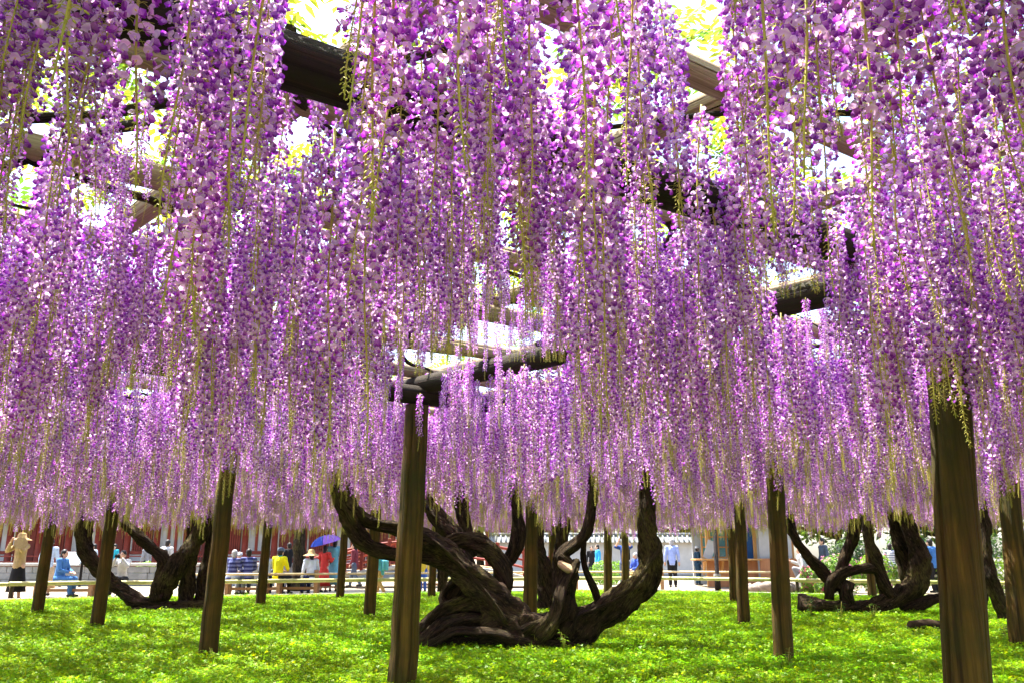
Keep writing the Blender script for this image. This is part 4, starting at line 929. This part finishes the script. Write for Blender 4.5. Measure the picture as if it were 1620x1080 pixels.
# ------------------------------------------------------------------ azaleas, rocks and far trees
def leaf_ball(n, rad, seed, size, base, var, squash=1.0, shell=.25):
    rg = np.random.default_rng(seed); d = rg.normal(size=(n, 3)); d /= np.linalg.norm(d, axis=1)[:, None]
    lump = np.array([1 + .22 * noise.noise(Vector(q) * 2.2 + Vector((seed, 0, 0))) + .12 * noise.noise(Vector(q) * 5 + Vector((seed, 0, 0))) for q in d])
    p = d * (lump * (1 - shell * rg.uniform(0, 1, n) ** 1.5))[:, None] * np.array(rad)
    V = []; T = []; a = rg.normal(size=(n, 3)); a -= d * (a * d).sum(1)[:, None] * .6; a /= np.linalg.norm(a, axis=1)[:, None]; b = np.cross(a, d + .4 * rg.normal(size=(n, 3))); b /= np.linalg.norm(b, axis=1)[:, None]
    s = size * rg.uniform(.6, 1.3, n)[:, None]
    V = np.stack([p - a * s, p + b * s * .45, p + a * s, p - b * s * .45], 1).reshape(-1, 3); i = np.arange(n)[:, None] * 4
    T = np.stack([i + [0, 1, 2], i + [0, 2, 3]], 1).reshape(-1, 3)
    C_ = np.repeat(np.clip(np.array(base) * (1 + var * rg.normal(size=(n, 1))), .004, .9), 2, 0); return V, T, C_, p, d
def azalea(px, Y, w_, h, label, colr, nfl, seed):
    x = xat(px, Y); b = empty('azalea_bush', (x, Y, 0)); tag(b, label, 'bush', 'azalea bushes beyond the bamboo fence')
    V, T, Cc, p, d = leaf_ball(2600, (w_, w_ * .8, h * .56), seed, .05, (.14, .24, .02), .3); V[:, 2] += h * .46
    link('foliage', tri_mesh('foliage', V, T, Cc, 'leaf'), b)['kind'] = 'stuff'
    for k in range(4): MB().tube([(0, 0, -.05), (w_ * .3 * math.cos(k * 1.6), w_ * .3 * math.sin(k * 1.6), h * .3), (w_ * .55 * math.cos(k * 1.6), w_ * .5 * math.sin(k * 1.6), h * .6)], [.025, .018, .01], 6).build('stem', 'bark', b, None, True)
    rg = np.random.default_rng(seed + 5); idx = rg.choice(len(p), nfl, False); fv = []; ft = []
    for k in range(5):
        a = k * 1.2566; o = len(fv); fv += [(0, 0, 0), (.45 * math.cos(a - .45), .45 * math.sin(a - .45), .35), (math.cos(a), math.sin(a), .45), (.45 * math.cos(a + .45), .45 * math.sin(a + .45), .35)]; ft += [(o, o + 1, o + 2), (o, o + 2, o + 3)]
    ms = []
    for i in idx:
        q = Vector(d[i]).to_track_quat('Z', 'Y').to_matrix(); ms.append(m4(np.array(q), p[i] * 1.03 + np.array([0, 0, h * .46]), rg.uniform(.04, .062)))
    gn = np.array(colr)[None] * (1 + rg.normal(0, .12, (nfl, 1))); V, T, Cc = stamp(np.array(fv), np.array(ft), np.ones((len(ft), 3)), np.array(ms), gn)
    link('blossoms', tri_mesh('blossoms', V, T, np.clip(Cc, 0, .95), 'petal'), b)['kind'] = 'stuff'
pink, wht, mag = (.70, .22, .42), (.80, .74, .74), (.62, .04, .24)
for i, q in enumerate(((1283, 29.0, .42, .85, 'small azalea bush with magenta blossoms beside the person in white', mag, 120), (1325, 29.2, .75, 1.18, 'azalea bush topped with pink blossoms before the grey jacket', pink, 160),
        (1385, 29.0, .65, 1.22, 'azalea bush with a few pink blossoms behind the fallen log-like trunk', pink, 110), (1436, 28.8, .55, .98, 'azalea bush with white blossoms before the striped shirt', wht, 220),
        (1498, 28.8, .7, 1.15, 'azalea bush with mixed pale blossoms behind the thickest log post', wht, 150), (1575, 28.2, .75, 1.05, 'azalea bush heaped with white blossoms by the slim leaning trunk', wht, 420), (1640, 28.4, .8, 1.1, 'azalea bush with sparse white blossoms past the slim leaning trunk', wht, 200),
        (962, 38, .8, 1.0, 'clipped green bush in front of the white plaster wall', wht, 2), (1300, 27.6, .3, .42, 'low azalea with magenta blossoms at the fence foot', mag, 60), (1392, 27.4, .28, .45, 'low azalea with pink blossoms at the fence foot', pink, 70), (232, 37.5, .5, .9, 'dark green shrub before the stone wall', wht, 2))):
    azalea(*q[:6], q[6], 200 + i)
def rock(px, Y, s, label, seed):
    x = xat(px, Y); m_ = MB(); m_.ell((0, 0, s * .25), (s, s * .8, s * .55), 18, 12)
    m_.v = [tuple(Vector(v_) * (1 + .35 * noise.noise(Vector(v_) * 1.6 / s + Vector((seed, 0, 0))) + .12 * noise.noise(Vector(v_) * 5 / s))) for v_ in m_.v]
    tag(m_.build('rock', 'rock', None, (x, Y, 0), True), label, 'rock', 'garden rocks before the kiosk')
for i, (px, Y, s) in enumerate(((1200, 29.5, .35), (1222, 29.2, .5), (1248, 29.4, .42), (1262, 30.2, .6), (1180, 29.8, .28))): rock(px, Y, s, ('brown garden rock below the kiosk hanging cloth', 'low broad brown garden rock below the pale kiosk shutters', 'brown garden rock between the kiosk shutters and its corner post', 'largest brown garden rock beside the person leaning in white', 'smallest brown garden rock beside the iron pole')[i], 7.3 * i)
lg = MB(); p0 = gnd(1472, 1003); lg.tube([(-.28, 0, .10), (0, .03, .11), (.28, 0, .09)], [.10, .12, .09], 18, True, lambda L, th, q: 1 + .25 * noise.noise(Vector(q) * 9))
tag(lg.build('log_stump', 'bark', None, p0, True), 'short weathered log lying in the green ground cover', 'log')
def far_tree(px, Y, r, h, label, cr, col, seed, nleaf=5000, lsize=.22):
    x = xat(px, Y); t = empty('tree', (x, Y, 0)); tag(t, label, 'tree', 'trees round the plaza')
    limb_w(t, 'trunk', [(0, 0, -.1, r * 1.35), (.03, 0, .5, r), (-.05, .05, h * .45, r * .85), (.05, 0, h * .75, r * .6), (0, 0, h * 1.1, r * .25)], 18, 4, .4, .08, .12)
    rg = random.Random(seed)
    for k in range(5): a = k * 1.256 + rg.random(); limb_w(t, 'branch', [(0, 0, h * (.6 + .06 * k), r * .45), (cr * .35 * math.cos(a), cr * .35 * math.sin(a), h * (.75 + .06 * k), r * .3), (cr * .75 * math.cos(a), cr * .75 * math.sin(a), h * (.9 + .07 * k), r * .12)], 10, 3, 1, .1, .2)
    Vs, Ts, Cs, o = [], [], [], 0
    for k in range(9):
        a = k * 2.4 + rg.random(); rr = cr * (.55 if k else 0); V, T, Cc, p, d = leaf_ball(nleaf // 9, (cr * .55, cr * .55, cr * .42), seed * 13 + k, lsize, col, .35, shell=.6)
        V += np.array([rr * math.cos(a), rr * math.sin(a), h * 1.0 + cr * (.1 + .5 * rg.random())]); Vs.append(V); Ts.append(T + o); Cs.append(Cc); o += len(V)
    link('crown', tri_mesh('crown', np.concatenate(Vs), np.concatenate(Ts), np.concatenate(Cs), 'leaf'), t)['kind'] = 'stuff'
far_tree(473, 31, .24, 4.6, 'straight grey tree trunk rising behind the person in the yellow jacket', 3.0, (.07, .13, .02), 3)
for i, (px, Y, r, h, cr, lab) in enumerate(((-150, 62, .3, 6, 6, 'broad dark tree behind the far end of the vermilion hall'), (760, 64, .3, 4, 6, 'dark evergreen tree behind the red footbridge'), (930, 60, .28, 3.5, 5.5, 'green tree behind the white plaster wall'),
        (1090, 62, .3, 3.6, 6, 'bushy tree behind the kiosk roof'), (1330, 56, .3, 3.4, 6, 'spreading tree behind the azaleas'), (1520, 54, .3, 3.2, 6, 'dark tree behind the thickest log post'), (1720, 56, .3, 3.4, 6.5, 'large dark tree past the last azalea'), (300, 68, .3, 8, 6.5, 'tall dark tree rising behind the vermilion hall'))):
    far_tree(px, Y, r, h, lab, cr, ((.05, .10, .018), (.08, .14, .02), (.035, .075, .015))[i % 3], 20 + i, 4500, .32)
for i, (px, Y, s) in enumerate(((1345, 38, 1.1), (1440, 37, 1.2), (1545, 36, 1.3), (1640, 37, 1.3), (860, 50, 1.4), (1000, 52, 1.4))):
    x = xat(px, Y); b = empty('evergreen_shrub', (x, Y, 0)); tag(b, ('dark evergreen shrub beside the person in dark grey jacket', 'dark evergreen shrub behind the striped shirt', 'dark evergreen shrub behind the azalea heaped with white', 'dark evergreen shrub past the slim leaning trunk', 'dark evergreen shrub near the distant small hall', 'dark evergreen shrub behind the white plaster wall')[i], 'shrub', ('dark shrubs behind the azaleas', 'dark shrubs behind the wall')[i > 3])
    V, T, Cc, p, d = leaf_ball(3000, (s, s * .8, s), 400 + i, .08, (.045, .09, .02), .35, shell=.4); V[:, 2] += s * .8
    link('foliage', tri_mesh('foliage', V, T, Cc, 'leaf'), b)['kind'] = 'stuff'; MB().tube([(0, 0, -.1), (0, 0, s * .8)], [.07, .04], 8).build('stem', 'bark', b, None, True)

# ------------------------------------------------------------------ leafy weeds in the ground cover
def weed(px, py, h, n, label, col, seed):
    p = gnd(px, py); w_ = empty('leafy_weed', p); tag(w_, label, 'plant', 'weeds in the ground cover'); rg = np.random.default_rng(seed); V, T, Cc = [], [], []
    for k in range(n):
        a = rg.uniform(0, 6.28); sp = rg.uniform(.05, .32) * h; tip = np.array([sp * math.cos(a), sp * math.sin(a), h * rg.uniform(.6, 1.1)])
        MB().tube([(0, 0, 0), tuple(tip * [.35, .35, .55]), tuple(tip)], [.005, .004, .002], 5).build('stem', 'stalk', w_, None, True)
        for i in range(9):
            t = .25 + .75 * i / 8; q = tip * [t ** 1.4, t ** 1.4, t]; b = rg.uniform(0, 6.28); d = np.array([math.cos(b), math.sin(b), rg.uniform(-.2, .5)]); d /= np.linalg.norm(d); sd_ = np.cross(d, (0, 0, 1)); l = h * rg.uniform(.16, .26); o = len(V)
            V += [q, q + d * l * .5 + sd_ * l * .22, q + d * l - np.array([0, 0, l * .2]), q + d * l * .5 - sd_ * l * .22]; T += [(o, o + 1, o + 2), (o, o + 2, o + 3)]; Cc += [np.array(col) * rg.uniform(.7, 1.3)] * 2
    link('leaves', tri_mesh('leaves', np.array(V), np.array(T), np.clip(np.array(Cc), 0, .9), 'leaf'), w_)['kind'] = 'stuff'
for i, q in enumerate(((848, 1034, .22, 5, 'bright yellow-green weed at the foot of the old gnarled wisteria', (.26, .34, .02)), (893, 1036, .26, 5, 'bright weed where the right limb of the gnarled wisteria leaves the ground'.replace('right limb', 'long curved limb'), (.22, .34, .02)),
        (1285, 982, .42, 7, 'dark leafy weed against the cut end of the fallen log-like trunk', (.05, .12, .02)), (1330, 985, .36, 6, 'dark leafy weed below the arching limb', (.05, .12, .02)), (1382, 985, .36, 6, 'dark leafy weed before the middle of the fallen log-like trunk', (.06, .13, .02)),
        (1458, 968, .4, 6, 'light green weed at the upturned end of the fallen log-like trunk', (.14, .24, .03)), (1248, 1062, .22, 5, 'pale leafy weed at the foot of a slim log post', (.16, .24, .05)), (1590, 1015, .3, 6, 'dark leafy weed beside the slim leaning trunk', (.05, .12, .02)), (335, 1050, .16, 4, 'small broad-leaved seedling at the foot of a log post', (.18, .28, .04)))): weed(*q, 900 + i)
